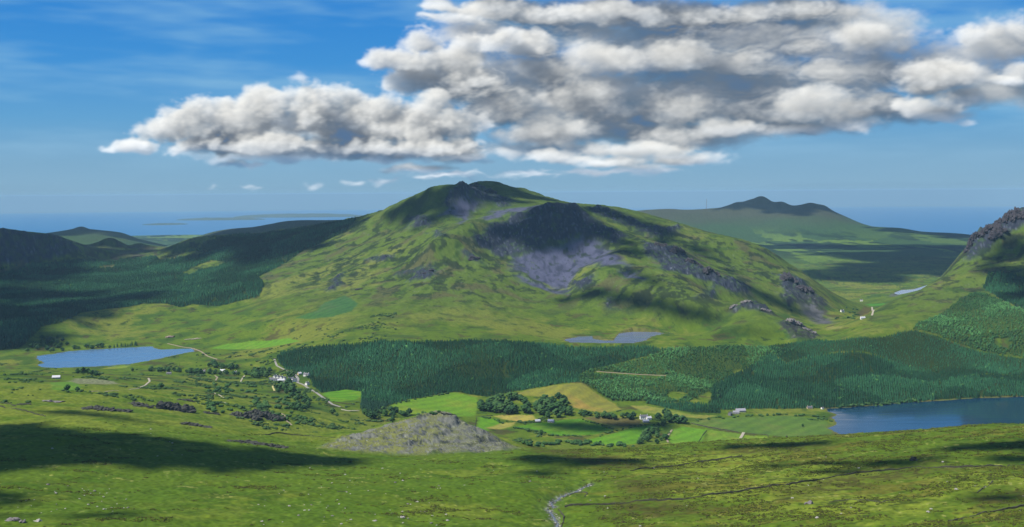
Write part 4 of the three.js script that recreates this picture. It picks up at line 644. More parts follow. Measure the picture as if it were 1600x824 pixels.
grove('bush', 20, 7, 'dark bush on the slope of the gap valley', 'bushes in the gap', [[1302, 498], [1308, 484], [1330, 478], [1345, 486], [1335, 500], [1318, 503]]);

// woods: the nearest conifers one by one, the rest of each wood as one
{
  const M = new THREE.Matrix4(), Q = new THREE.Quaternion(), V = new THREE.Vector3(), S = new THREE.Vector3(), UPY = new THREE.Vector3(0, 1, 0), C = new THREE.Color(), near = [];
  const woodMat = new THREE.MeshPhysicalMaterial({ color: 0xffffff, roughness: 1, specularIntensity: .12 });
  const lod = [coniferGeo(61, 3, 6).crown, coniferGeo(62, 3, 6).crown, coniferGeo(63, 3, 6).crown], round = [71, 72].map((s) => join([0, 1, 2, 3].map((i) => { const r = rng(s + i * 5), g = lump(s * 3 + i, 0, .45); g.scale(.26, .34, .26); g.translate((r() - .5) * .34, .3 + .16 * i, (r() - .5) * .34); return g; })));
  for (const [wi, W] of WOODS.entries()) {
    const r = rng(900 + wi), spots = lod.concat(round).map(() => []), turn = .4 + wi, cs = Math.cos(turn), sn = Math.sin(turn), cx = (W.P.x0 + W.P.x1) / 2, cz = (W.P.z0 + W.P.z1) / 2, R = Math.hypot(W.P.x1 - W.P.x0, W.P.z1 - W.P.z0) / 2;
    for (let u = -R; u < R; u += W.gap) for (let v = -R; v < R; v += W.gap) {
      const j1 = r(), j2 = r(), j3 = r(), j4 = r(), uu = u + (j1 - .5) * W.gap * .8, vv = v + (j2 - .5) * W.gap * .8, x = cx + uu * cs - vv * sn, z = cz + uu * sn + vv * cs;
      if (x < W.P.x0 || x > W.P.x1 || z < W.P.z0 || z > W.P.z1) continue;
      const wob = 9 * noise(x / 30, z / 30); if (inside(W.P, x, z, 12) < wob * .5 || CLEARINGS.some((c) => inside(c, x, z, 12) > -3)) continue;
      const stand = fbm(x / 170 + wi * 9, z / 170, 3), fine = noise(x / 26, z / 26), young = W.kind === 'young';
      if (fine + .5 * j3 < (young ? -.35 : -.72) || (Math.abs(noise(x / 310 + 5 * wi, z / 310)) < .012 && !young)) continue;
      const b0 = base(x, z), far = Math.hypot(x, z), h = far < 3900 && b0 < 236 ? b0 : groundAt(x, z), tall = W.tall * (.72 + .35 * j3 + .55 * stand + .12 * fine);
      const round_ = young ? j4 < .62 + stand : j4 < .012, kind = round_ ? 3 + (j4 * 97 | 0) % 2 : (j4 * 97 | 0) % 3;
      const k = (young ? 1.3 : 1.12) * (.68 + .62 * j1 + .5 * stand) * (1 + .25 * Math.sign(noise(x / 210 + 3 * wi, z / 210 + 4)));
      C.setRGB((round_ ? .036 : young ? .027 : .019) * k, (round_ ? .095 : young ? .082 : .066) * k, (round_ ? .028 : .028) * k);
      const item = [x, h - .3, z, tall * (round_ ? .8 : 1), j2 * 6.28, C.getHex(THREE.LinearSRGBColorSpace), far, .9 + .45 * j3];
      if (wi < 4 && wi !== 1 && !round_) near.push(item); spots[kind].push(item);
    }
    W.spots = spots;
  }
  near.sort((a, b) => a[6] - b[6]); const single = new Set(near.slice(0, 240));
  single.forEach((s) => plant('conifer_tree', { x: s[0], y: s[1], z: s[2], r: s[4] / 6.28 }, s[3] * 1.05, 'conifer at the near edge of the valley plantations', 'edge conifers', Math.floor(s[4])));
  for (const W of WOODS) {
    const all = new THREE.Group(); all.name = numbered('wood'); tag(all, W.label, 'forest', null, 'stuff'); scene.add(all);
    W.spots.forEach((list, kind) => {
      const left = list.filter((s) => !single.has(s)); if (!left.length) return;
      const im = new THREE.InstancedMesh(lod.concat(round)[kind], woodMat, left.length); im.name = 'trees'; im.castShadow = im.receiveShadow = true; im.userData.kind = 'stuff';
      left.forEach((s, n) => { M.compose(V.set(s[0], s[1], s[2]), Q.setFromAxisAngle(UPY, s[4]), S.set(s[3] * s[7], s[3], s[3] * s[7])); im.setMatrixAt(n, M); im.setColorAt(n, C.setHex(s[5], THREE.LinearSRGBColorSpace)); });
      all.add(im);
    });
  }
  // loose scrub over the valley and tussocks of rush on the moor: past counting
  const scrub = [], tuft = [], r = rng(77);
  for (let k = 0; k < 90000 && scrub.length < 5200; k++) {
    const d = 2000 + 1650 * r(), a = (r() - .5) * 47 * D2R, x = Math.sin(a) * d, z = -Math.cos(a) * d, px = pxAt(x, z); if (px > 620 && (d > 2700 || px < 790)) continue;
    const w = fbm(x / 110 + 4, z / 110, 3) + .4 * noise(x / 19, z / 19); if (w < .24 + (px > 620 ? .08 : px < 300 ? .14 : 0)) continue;
    if (FIELDS.some((F) => inside(F.P, x, z, 6) > -4) || WOODS.some((W) => inside(W.P, x, z, 2) > 0) || LAKES.some((L) => inside(L.P, x, z, 10) > -8)) continue;
    scrub.push([x, groundAt(x, z) - .2, z, 1.8 + 4.2 * r() * r(), r() * 6.28, r()]);
  }
  for (let k = 0; k < 400000 && tuft.length < 62000; k++) {
    const d = 850 + 850 * r(), a = (r() - .5) * 48 * D2R, x = Math.sin(a) * d, z = -Math.cos(a) * d;
    if (fbm(x / 55, z / 30 + 8, 3) + .5 * noise(x / 9, z / 9) + .34 * smoothstep(pxAt(x, z), 800, 980) + .5 * fbm(x / 130 + 5, z / 90, 2) < .46 || inside(HEAP, x, z, 5) > 0) continue;
    tuft.push([x, groundAt(x, z) - .1, z, .4 + 1.0 * r() * r(), r() * 6.28, r()]);
  }
  const fill = (name, list, geo, label, category, colour) => { const im = new THREE.InstancedMesh(geo, woodMat, list.length); im.name = name; im.castShadow = im.receiveShadow = true; list.forEach((s, n) => { M.compose(V.set(s[0], s[1], s[2]), Q.setFromAxisAngle(UPY, s[4]), S.set(s[3] * 1.2, s[3], s[3] * 1.2)); im.setMatrixAt(n, M); im.setColorAt(n, colour(C, s[5])); }); tag(im, label, category, null, 'stuff'); scene.add(im); };
  fill('scrub', scrub, BUSH[0], 'low dark green scrub scattered over the valley sides', 'scrub', (c, t) => c.setRGB(.028 + .03 * t, .062 + .045 * t, .022 + .01 * t));
  fill('rush_tufts', tuft, BUSH[1], 'countless tufts of rush and long grass on the moor', 'grass', (c, t) => (t < .45 ? c.setRGB(.05, .05, .016) : c.setRGB(.045 + .05 * t, .075 + .05 * t, .012)));
}

// ---------------------------------------------------------------- stones and outcrops
const STONE = MAT(.30, .285, .26), DARKROCK = MAT(.052, .054, .046, { flatShading: true }), GREYROCK = MAT(.16, .148, .145);
const ROCKS = [[51, 4], [52, 4], [53, 4]].map(([s, d]) => { const g = lump(s, d, .75); return g; }), PEBBLE = [54, 55, 56].map((s) => lump(s, 1, .5));
function outcrop(px, py, w, deep, h, turn, label, mat = DARKROCK) {
  const p = drop(px, py), o = thing('rock_outcrop', label, 'rock', p, turn), r = rng(Math.round(px * 7 + py)), list = [];
  const n = Math.max(3, Math.round(w / 7)); for (let i = 0; i < n; i++) { const t = (i + .5) / n - .5, g = ROCKS[i % 3].clone(), s = (1 - 1.2 * t * t) * (.65 + .6 * r()); g.rotateY(r() * 6); g.scale(w / n * 1.0, h * .5 * s, deep * .42 * (.7 + .5 * r())); const lx = t * w, lz = (r() - .5) * deep * .4, X = p.x + lx * Math.cos(turn) + lz * Math.sin(turn), Z = p.z - lx * Math.sin(turn) + lz * Math.cos(turn); g.translate(lx, groundAt(X, Z) - p.y + h * .1 * s, lz); list.push(g); }
  piece('rock_face', join(list), mat, o);
}
for (const a of [[166, 641, 62, 26, 6, .1, 'long low dark outcrop on the left moor slope'], [218, 634, 44, 22, 6, -.5, 'slanting dark outcrop left of the largest crag'], [272, 640, 56, 40, 14, -.35, 'largest dark crag on the moor slope left of centre'],
  [306, 666, 34, 16, 5, -.3, 'small dark crag below the largest one'], [384, 652, 44, 34, 11, .1, 'dark broken crag left of the scrubby slope'], [412, 650, 60, 36, 10, -.4, 'dark craggy slope just below the village scrub'], [84, 627, 24, 12, 4, 0, 'low grey outcrop high on the left moor', GREYROCK],
  [380, 691, 38, 14, 4, -.2, 'dark rocky bank at the edge of the cloud shadow'], [420, 698, 36, 10, 4, .05, 'dark undercut bank right of the rocky bank'], [36, 632, 16, 8, 2.5, 0, 'small dark rock beside the left stone wall'], [330, 646, 22, 12, 4, .2, 'little dark rock right of the largest crag'], [290, 626, 26, 10, 4, -.2, 'flat dark rock above the largest crag'],
  [265, 527, 22, 18, 7, .3, 'pale rounded rock above the left lake', MAT(.26, .2, .16)], [302, 530, 46, 10, 3, 0, 'pale rock scar beside the dark heather', MAT(.3, .26, .22)]]) outcrop(...a);
const CLIFF = MAT(.055, .051, .058, { flatShading: true });
for (const a of [[1514, 394, 26, 22, 22, .4, 'lowest pinnacle of the dark cliff on the right mountain edge'], [1523, 381, 30, 26, 26, .4, 'jagged pinnacle on the cliff edge, second from below'], [1535, 373, 36, 30, 20, .3, 'broken shoulder of the cliff edge above the pinnacles'], [1550, 364, 40, 30, 26, .3, 'craggy tower in the middle of the cliff edge'], [1564, 355, 40, 30, 24, .3, 'dark buttress in the upper part of the cliff edge'], [1580, 342, 48, 34, 26, .2, 'topmost dark crag of the cliff on the right edge'], [1556, 374, 50, 40, 26, .3, 'dark rock face under the middle of the cliff edge'], [1590, 346, 60, 40, 20, .2, 'rock band just under the topmost crag'],
  [1033, 390, 46, 30, 16, .3, 'dark crag at the upper end of the rocky rib'], [1056, 398, 54, 34, 18, .5, 'broken crag second on the rocky rib'], [1082, 418, 56, 34, 18, .5, 'broken crag in the middle of the rocky rib'], [1110, 432, 56, 30, 16, .4, 'crag at the lower end of the rocky rib'], [1235, 445, 60, 40, 24, .5, 'dark crag on the end of the far ridge, upper'], [1258, 460, 60, 40, 24, .5, 'dark crag on the end of the far ridge, lower'],
  [1146, 481, 22, 14, 9, .2, 'pale rocks at the left of the knoll crest', GREYROCK], [1166, 478, 26, 16, 9, 0, 'pale rocks crowning the knoll', GREYROCK], [1196, 487, 26, 14, 7, -.3, 'pale rocks running down right of the knoll crest', GREYROCK], [1240, 512, 40, 22, 12, -.4, 'grey cliff on the right shoulder of the knoll', GREYROCK], [1264, 521, 36, 20, 10, -.4, 'grey cliff at the right foot of the knoll', GREYROCK],
  [738, 296, 50, 40, 18, .2, 'dark crag just right of the summit'], [765, 306, 60, 40, 18, .3, 'dark crag between summit and corrie'], [560, 455, 20, 12, 5, .6, 'small dark rock in the gully low on the left flank'], [668, 432, 40, 20, 6, .5, 'dark rocky rib in the middle of the green flank'], [740, 408, 40, 20, 9, .5, 'dark rocky rib left of the buttress']]) outcrop(...a.slice(0, 7), a[7] ?? CLIFF);
function boulder(px, py, w, h, label, mat, i = 0, group) { const p = drop(px, py), o = piece(numbered('boulder'), ROCKS[i % 3], mat); o.position.set(p.x, p.y + h * .2, p.z); o.rotation.y = px; o.scale.set(w / 2, h * .7, w / 2); tag(o, label, 'boulder', group); }
boulder(1429, 723, 6, 3.6, 'big dark boulder beside the long wall on the right', DARKROCK, 0); boulder(1424, 724, 3.4, 2.4, 'smaller dark boulder leaning on the big one', DARKROCK, 1);
boulder(1266, 789, 5, 2.6, 'grey brown boulder alone in the right foreground', GREYROCK, 1); boulder(1259, 791, 2.4, 1.4, 'small stone left of the grey brown boulder', GREYROCK, 2);
boulder(20, 816, 7, 2, 'broad flat grey boulder in the left corner', GREYROCK, 0); boulder(36, 817, 4, 1.8, 'grey boulder right of the broad flat one', GREYROCK, 2); boulder(60, 815, 5, 1.6, 'pale boulder third from the left corner', STONE, 1);
boulder(1450, 800, 2.2, 1.2, 'pale stone at the end of the lower right wall', STONE, 1); boulder(1238, 779, 2, 1, 'pale stone left above the grey brown boulder', STONE, 0); boulder(629, 812, 3.4, 1.4, 'pale broken stone low in the middle foreground', STONE, 2); boulder(1494, 766, 2.4, 1.2, 'pale stone in the right moor below the wall', STONE, 1); boulder(586, 816, 3, .9, 'flat white stone low in the middle foreground', STONE, 0);
{
  const r = rng(404), put = (n, x0, x1, y0, y1, label, group) => { for (let i = 0; i < n; i++) { const px = lerp(x0, x1, r()), py = lerp(y0, y1, r()), p = drop(px, py), o = piece(numbered('stone'), PEBBLE[i % 3], i % 4 ? STONE : GREYROCK), w = .5 + 1.1 * r() * r(); o.position.set(p.x, p.y + w * .15, p.z); o.rotation.y = r() * 6; o.scale.set(w, w * .55, w); tag(o, label, 'stone', group); } };
  put(60, 400, 700, 765, 822, 'pale stone strewn on the smooth green slope in the middle foreground', 'stones in the middle foreground'); put(38, 20, 200, 758, 800, 'pale stone in the bleached grass at lower left', 'stones at lower left'); put(36, 900, 1600, 690, 822, 'pale stone scattered over the right moor', 'stones on the right moor'); put(20, 400, 850, 728, 765, 'small pale stone on the slope under the slate tip', 'stones under the slate tip'); put(12, 60, 320, 668, 720, 'pale stone lying in the cloud shadow', 'stones in the cloud shadow');
}
// slate blocks on the tip
{
  const r = rng(31), list = [], M = new THREE.Matrix4(), Q = new THREE.Quaternion(), E = new THREE.Euler();
  for (const p of scatter(HEAP, 5200, 32)) list.push(p);
  const im = new THREE.InstancedMesh(box(1, .45, .7), MAT(1, 1, 1), list.length); im.name = 'slate_blocks'; im.castShadow = im.receiveShadow = true;
  list.forEach((p, n) => { const s = .5 + 1.5 * r() * r() * r(); M.compose(new THREE.Vector3(p.x, p.y + .1, p.z), Q.setFromEuler(E.set((r() - .5) * .9, r() * 6, (r() - .5) * .9)), new THREE.Vector3(s, s, s)); im.setMatrixAt(n, M); const k = .09 + .26 * r() * r(); im.setColorAt(n, lin(k, k * .96, k)); });
  tag(im, 'loose slate blocks covering the spoil heap', 'slate', null, 'stuff'); scene.add(im);
}

// ---------------------------------------------------------------- walls, roads, stream
function along(line, step) { const pts = line.map(([a, b]) => drop(a, b)), out = []; for (let i = 0; i < pts.length - 1; i++) { const a = pts[i], b = pts[i + 1], n = Math.max(1, Math.round(Math.hypot(b.x - a.x, b.z - a.z) / step)); for (let k = 0; k < n; k++) { const t = k / n, x = lerp(a.x, b.x, t), z = lerp(a.z, b.z, t); out.push([x, groundAt(x, z), z]); } } const e = pts.at(-1); out.push([e.x, e.y, e.z]); return out; }
function strip(pts, section, seed, jag) {  // section: [across, up] points swept along
  const r = rng(seed), p = [], idx = [], m = section.length;
  pts.forEach(([x, y, z], i) => { const a = pts[Math.max(0, i - 1)], b = pts[Math.min(pts.length - 1, i + 1)], dx = b[0] - a[0], dz = b[2] - a[2], l = Math.hypot(dx, dz) || 1; for (const [s, u] of section) { const X = x - dz / l * s, Z = z + dx / l * s; p.push(X + (r() - .5) * jag, (jag < 0 ? y : y) + u * (1 + (r() - .5) * jag * 1.4), Z + (r() - .5) * jag); } });
  for (let i = 0; i < pts.length - 1; i++) for (let k = 0; k < m - 1; k++) { const a = i * m + k; idx.push(a, a + 1, a + m, a + 1, a + m + 1, a + m); }
  const g = new THREE.BufferGeometry(); g.setAttribute('position', new THREE.Float32BufferAttribute(p, 3)); g.setIndex(idx); g.computeVertexNormals(); return g;
}
function wall(line, h, label, seed) { const pts = along(line, 2.2).map(([x, y, z], i) => [x + .8 * noise(i * .15, seed), y - h * Math.max(0, .2 + .95 * fbm(i * .07, seed * 3.7, 2)), z]), o = piece(numbered('stone_wall'), strip(pts, [[-.6, -1.4], [-.42, h * .8], [0, h * .86], [.42, h * .8], [.6, -1.4]], seed, .36), DRYSTONE); tag(o, label, 'wall'); }
const DRYSTONE = MAT(.06, .06, .045, { flatShading: true });
wall([[882, 791], [912, 790], [940, 788], [960, 787], [1025, 783], [1070, 780], [1112, 775], [1150, 769], [1200, 763], [1275, 752], [1325, 742], [1375, 735], [1425, 730], [1500, 730], [1562, 728], [1600, 726]], 1.8, 'long dark dry stone wall crossing the right foreground', 1);
wall([[985, 737], [1025, 731], [1050, 728], [1100, 721], [1160, 714]], 1.6, 'short dry stone wall higher up in the right middle ground', 2);
wall([[1482, 812], [1525, 804], [1562, 798], [1600, 792], [1640, 785]], 1.9, 'dry stone wall in the lower right corner', 3);
wall([[0, 635], [25, 639], [50, 645], [72, 650]], 1.9, 'dark dry stone wall on the left edge of the moor', 4);
wall([[0, 629], [12, 631], [25, 634]], 1.6, 'short upper wall above the left edge wall', 5);
wall([[873, 793], [882, 804], [876, 818], [870, 823]], 1.5, 'crumbling wall along the right bank of the stream', 6);
wall([[527, 769], [540, 768]], .9, 'faint low wall remnant in the middle foreground', 7);
wall([[1527, 770], [1538, 763], [1551, 755]], 1.0, 'low straight wall stub on the right moor', 8);
wall([[404, 679], [440, 679], [475, 681], [500, 683], [524, 684]], 2.0, 'dark wall bank left of the slate tip', 9);
wall([[880, 773], [892, 769], [910, 767], [918, 769], [914, 775]], 1.2, 'curved sheepfold wall beside the stream', 10);
wall([[1295, 785], [1330, 781], [1375, 783], [1400, 779]], .7, 'low sunken wall line right of the grey brown boulder', 11);
wall([[1080, 662], [1105, 668], [1130, 672], [1154, 676]], 2.6, 'dark hedge wall between pasture and bright meadows', 12);
wall([[1166, 677], [1200, 680], [1230, 684]], 2.2, 'dark hedge wall right of the white track', 13);
wall([[1105, 672], [1098, 680], [1092, 690]], 1.8, 'thin hedge wall dividing two bright meadows', 14);
wall([[712, 654], [745, 651], [770, 650]], 2, 'dark hedge wall below the large meadow', 15);
wall([[640, 650], [690, 651], [712, 654]], 2, 'hedge wall at the foot of the large meadow', 16);
const TARMAC = MAT(.24, .23, .205), TRACK = MAT(.24, .2, .14), GRAVEL = MAT(.33, .3, .23);
function road(name, line, wide, label, mat = TRACK, category = name) { const pts = along(line, 6), o = piece(numbered(name), strip(pts.map(([x, y, z]) => [x, y, z]), [[-wide / 2, -.6], [-wide / 2, .42], [wide / 2, .42], [wide / 2, -.6]], 3, 0), mat); tag(o, label, category, null, 'structure'); }
road('road', [[429, 561], [431, 567], [433, 572], [446, 578], [459, 583], [466, 592], [465, 598], [475, 602], [487, 610], [497, 616], [509, 625], [519, 632], [532, 636]], 6, 'pale main road running down from the white village', TARMAC);
road('road', [[533, 640], [543, 642], [560, 642]], 9, 'pale gravel lay-by at the end of the village road', GRAVEL, 'lay-by');
road('track', [[262, 537], [275, 540], [300, 544], [315, 550], [325, 557], [340, 562]], 5, 'pale track leaving the right end of the left lake');
road('path', [[201, 609], [216, 607], [227, 602], [234, 596], [232, 591]], 4, 'white curved path on the left moor', GRAVEL);
road('path', [[336, 587], [340, 590], [337, 596]], 4, 'short tan path below the road, left one', TRACK); road('path', [[382, 587], [379, 591], [376, 597]], 3.4, 'short white path below the road, right one', GRAVEL);
road('path', [[333, 614], [341, 617], [356, 624]], 2.4, 'white zigzag path, upper leg', GRAVEL); road('path', [[345, 629], [351, 629], [357, 634]], 2.4, 'white zigzag path, lower leg', GRAVEL);
road('path', [[429, 597], [426, 604], [429, 611]], 4, 'yellow curved path just below the white village', MAT(.4, .36, .15)); road('path', [[440, 646], [446, 650], [448, 658], [456, 664]], 3, 'tan path winding through the scrub below the village');
road('track', [[1157, 685], [1162, 676]], 6, 'white track between the two right meadows', GRAVEL); road('track', [[1044, 692], [1041, 684], [1050, 672]], 4, 'pale lane beside the leafy lane trees');
road('track', [[932, 581], [980, 584], [1045, 587]], 6, 'tan forest track through the young plantation', TRACK); road('road', [[1362, 480], [1366, 486], [1363, 494]], 9, 'pale road in the valley beyond the gap', GRAVEL); road('track', [[190, 612], [160, 612], [140, 612]], 5, 'pale track edge below the little enclosed field');
{ const pts = along([[860, 830], [872, 811], [861, 796], [855, 790], [865, 787], [860, 780], [875, 771], [892, 765], [910, 758], [922, 752]], 3).map(([x, y, z], i) => [x + 1.2 * noise(i * .7, 3), y + .1, z]), r0 = rng(5); const o = piece('stream', strip(pts, [[-1.1, -.3], [-.9, .12], [.9, .12], [1.1, -.3]], 9, .5), MAT(.10, .11, .12, { roughness: .2 })); tag(o, 'stony stream running down the gully in the foreground', 'stream', null, 'structure'); }
{
  const r = rng(61), pts = along([[860, 828], [872, 811], [861, 796], [855, 790], [865, 787], [860, 780], [875, 771], [892, 765], [910, 758], [922, 752]], 1.0);
  pts.forEach(([x, y, z], i) => { if (i % 4 === 0) { const o = piece(numbered('stone'), PEBBLE[(i >> 2) % 3], r() < .35 ? STONE : GREYROCK), s = .45 + 1.1 * r() * r(); const X = x + (r() - .5) * 10, Z = z + (r() - .5) * 8; o.position.set(X, groundAt(X, Z) + .15 * s, Z); o.scale.set(s, s * .6, s); o.rotation.y = r() * 6; tag(o, 'grey stone lying in the bed of the foreground stream', 'stone', 'stones of the stream bed'); } });
}

// ---------------------------------------------------------------- houses
const WHITE = MAT(.78, .77, .73), SLATE = MAT(.11, .11, .125, { roughness: .6 }), GREYWALL = MAT(.34, .33, .32), SAND = MAT(.55, .43, .27), PANE = MAT(.03, .035, .045, { roughness: .15 }), DOOR = MAT(.12, .07, .05), ROOFPALE = MAT(.5, .5, .53, { roughness: .5 });
function house(px, py, long, deep, high, turn, label, o = {}) {
  const p = drop(px, py), name = o.name ?? 'house', t = thing(name, label, o.category ?? 'house', p, turn), rise = deep * .42, mat = o.wall ?? WHITE, base0 = -1.5;
  const gable = new THREE.Shape([[-deep / 2, base0], [deep / 2, base0], [deep / 2, high], [0, high + rise], [-deep / 2, high]].map((q) => new THREE.Vector2(...q)));
  piece('wall', new THREE.ExtrudeGeometry(gable, { depth: long, bevelEnabled: false }).translate(0, 0, -long / 2).rotateY(Math.PI / 2), mat, t);
  const len = Math.hypot(deep / 2, rise) + .5, tilt = Math.atan2(rise, deep / 2), roof = [1, -1].map((s) => box(long + .7, .25, len).translate(0, .14, len / 2 - .5 + .02).rotateX(tilt).translate(0, 0, 0)), rg = [];
  for (const s of [0, 1]) { const g = box(long + .7, .25, len, 0, .14, 0).translate(0, 0, len / 2); g.rotateX(tilt); g.translate(0, high + rise, 0); if (s) g.rotateY(Math.PI); rg.push(g); }
  const rf = piece('roof', join(rg), o.roof ?? SLATE, t);
  if (!o.shed) for (const s of o.chimneys ?? [-1, 1]) { const c = piece('chimney', box(.9, 2.0, .9, s * (long / 2 - .7), high + rise + .6, 0), mat, rf); }
  const face = deep / 2 + .03, nwin = Math.max(2, Math.round(long / 4));
  for (const side of [1, -1]) for (let i = 0; i < nwin; i++) for (const fl of high > 4.2 ? [1.2, 3.7] : [1.3]) {
    const x = ((i + .5) / nwin - .5) * long; if (side === 1 && fl < 1.5 && i === (nwin >> 1) && !o.shed) { const d = piece('door', box(1.1, 2.1, .12, x, 1.05, face), DOOR, t); continue; }
    if (o.shed && i % 2) continue; const w = piece('window', box(1.2, 1.3, .08, x, fl + .5, side * face), PANE, t);
  }
}
const T = (deg) => deg * D2R;
house(424, 595, 10, 7, 4.6, T(15), 'grey stone cottage at the left end of the village', { wall: GREYWALL });
house(430, 591.5, 12, 7, 5.2, T(70), 'white gabled house, first from the left of the terrace'); house(435, 592.5, 11, 7, 5.2, T(72), 'white gabled house, second in the terrace'); house(440, 593, 11, 7.2, 5.2, T(75), 'white gabled house, third in the terrace'); house(444.5, 594.5, 10, 7, 5.0, T(78), 'white gabled house at the right end of the terrace');
house(429, 596, 20, 7, 4.6, T(8), 'long white house in front of the terrace'); house(439, 597, 16, 7, 4.4, T(6), 'white house with grey roof in front of the terrace, right one', { roof: ROOFPALE });
house(454.5, 595.5, 14, 8, 5.4, T(20), 'white house in the middle of the village, left of two'); house(460, 596.5, 12, 8, 5.2, T(35), 'white house in the middle of the village, right of two');
house(479, 588, 15, 8, 4.8, T(-25), 'white house standing apart against the plantation'); house(480, 602, 9, 7, 4.6, T(60), 'small white house on the bend of the village road'); house(468, 586, 9, 7, 4, T(40), 'sandy coloured house beside the village yard', { wall: SAND, roof: ROOFPALE });
house(318, 583, 9, 7, 4.6, T(10), 'white cottage in the roadside row, leftmost'); house(348, 582, 13, 7, 4.4, T(-10), 'white cottage with pale roof in the roadside row', { roof: ROOFPALE }); house(368, 584, 7, 6, 4.2, T(20), 'tiny white cottage in the roadside row, rightmost'); house(264, 585, 12, 6, 3.2, T(5), 'low grey cottage behind the roadside trees', { wall: GREYWALL });
house(88, 592, 15, 8, 3.2, T(12), 'pale roofed grey barn near the left lake', { wall: GREYWALL, roof: ROOFPALE, shed: true, name: 'barn', category: 'barn' });
house(1006, 655, 17, 8, 6, T(10), 'white farmhouse in the valley below the plantation'); house(1014, 656, 10, 7, 4.2, T(15), 'lower white wing right of the white farmhouse', { roof: ROOFPALE }); house(1009, 660, 13, 7, 3, T(12), 'grey shed in front of the white farmhouse', { wall: GREYWALL, shed: true, name: 'shed', category: 'shed', roof: ROOFPALE }); house(1060, 655, 18, 8, 3, T(-5), 'long pale shed right of the dark farmhouse clump', { wall: SAND, roof: ROOFPALE, shed: true, name: 'shed', category: 'shed' });
house(1157, 644, 22, 10, 3.6, T(8), 'long grey roofed farm building before the tall conifers', { wall: GREYWALL, roof: MAT(.28, .28, .31) }); house(1150, 646.5, 14, 8, 3.4, T(-5), 'lower grey farm building left of the long one', { wall: GREYWALL, roof: MAT(.24, .24, .27), shed: true, name: 'barn', category: 'barn' }); house(1141, 649, 9, 7, 4.8, T(50), 'dark grey cottage left of the farm buildings', { wall: MAT(.16, .16, .17) }); house(1265, 639, 12, 7, 3.4, T(5), 'sandy house at the corner of the big lake', { wall: SAND }); house(1285, 639.5, 6, 5, 3, T(30), 'tiny white boathouse at the corner of the big lake', { name: 'boathouse', category: 'boathouse', shed: true });
house(861, 660, 13, 8, 3.2, T(-20), 'blue grey farm roof at the foot of the round wood', { wall: GREYWALL, roof: MAT(.3, .33, .42) }); house(840, 660, 11, 8, 3, T(10), 'dark barn with pale roof at the edge of the hay field', { wall: MAT(.1, .09, .08), roof: ROOFPALE, shed: true, name: 'barn', category: 'barn' });
house(1316, 488, 12, 8, 5, T(20), 'white cottage under the scree in the gap'); house(1346, 471, 12, 8, 5, T(-20), 'white farmhouse far off in the gap valley'); house(1348, 499, 14, 7, 4, T(5), 'pale low house near the tip of the gap', { roof: ROOFPALE });

// the far mast
{
  const p = drop(1104, 329), o = thing('radio_mast', 'thin radio mast on the far ridge against the sky', 'mast', p), H = 128, g = [];
  for (let k = 0; k < 3; k++) { const a = k * 2.094; g.push(new THREE.CylinderGeometry(.5, .5, H, 5).translate(Math.cos(a) * 1.6, H / 2 - 8, Math.sin(a) * 1.6)); }
  piece('leg', join(g), MAT(.25, .12, .11), o); const br = []; for (let y = 0; y < H - 14; y += 6) for (let k = 0; k < 3; k++) { const a = k * 2.094, b = a + 2.094, A = new THREE.Vector3(Math.cos(a) * 1.6, y - 4, Math.sin(a) * 1.6), B = new THREE.Vector3(Math.cos(b) * 1.6, y + 2, Math.sin(b) * 1.6); br.push(new THREE.TubeGeometry(new THREE.LineCurve3(A, B), 1, .22, 4)); }
  piece('lattice', join(br), MAT(.3, .3, .3), o); piece('antenna', new THREE.CylinderGeometry(.35, .35, 10, 5).translate(0, H - 3, 0), MAT(.5, .5, .5), o);
  for (let k = 0; k < 3; k++) { const a = k * 2.094 + .5, A = new THREE.Vector3(0, H * .8, 0), B = new THREE.Vector3(Math.cos(a) * 70, groundAt(p.x + Math.cos(a) * 70, p.z + Math.sin(a) * 70) - p.y, Math.sin(a) * 70); piece('guy_wire', new THREE.TubeGeometry(new THREE.LineCurve3(A, B), 1, .12, 4), MAT(.3, .3, .3), o); }
}
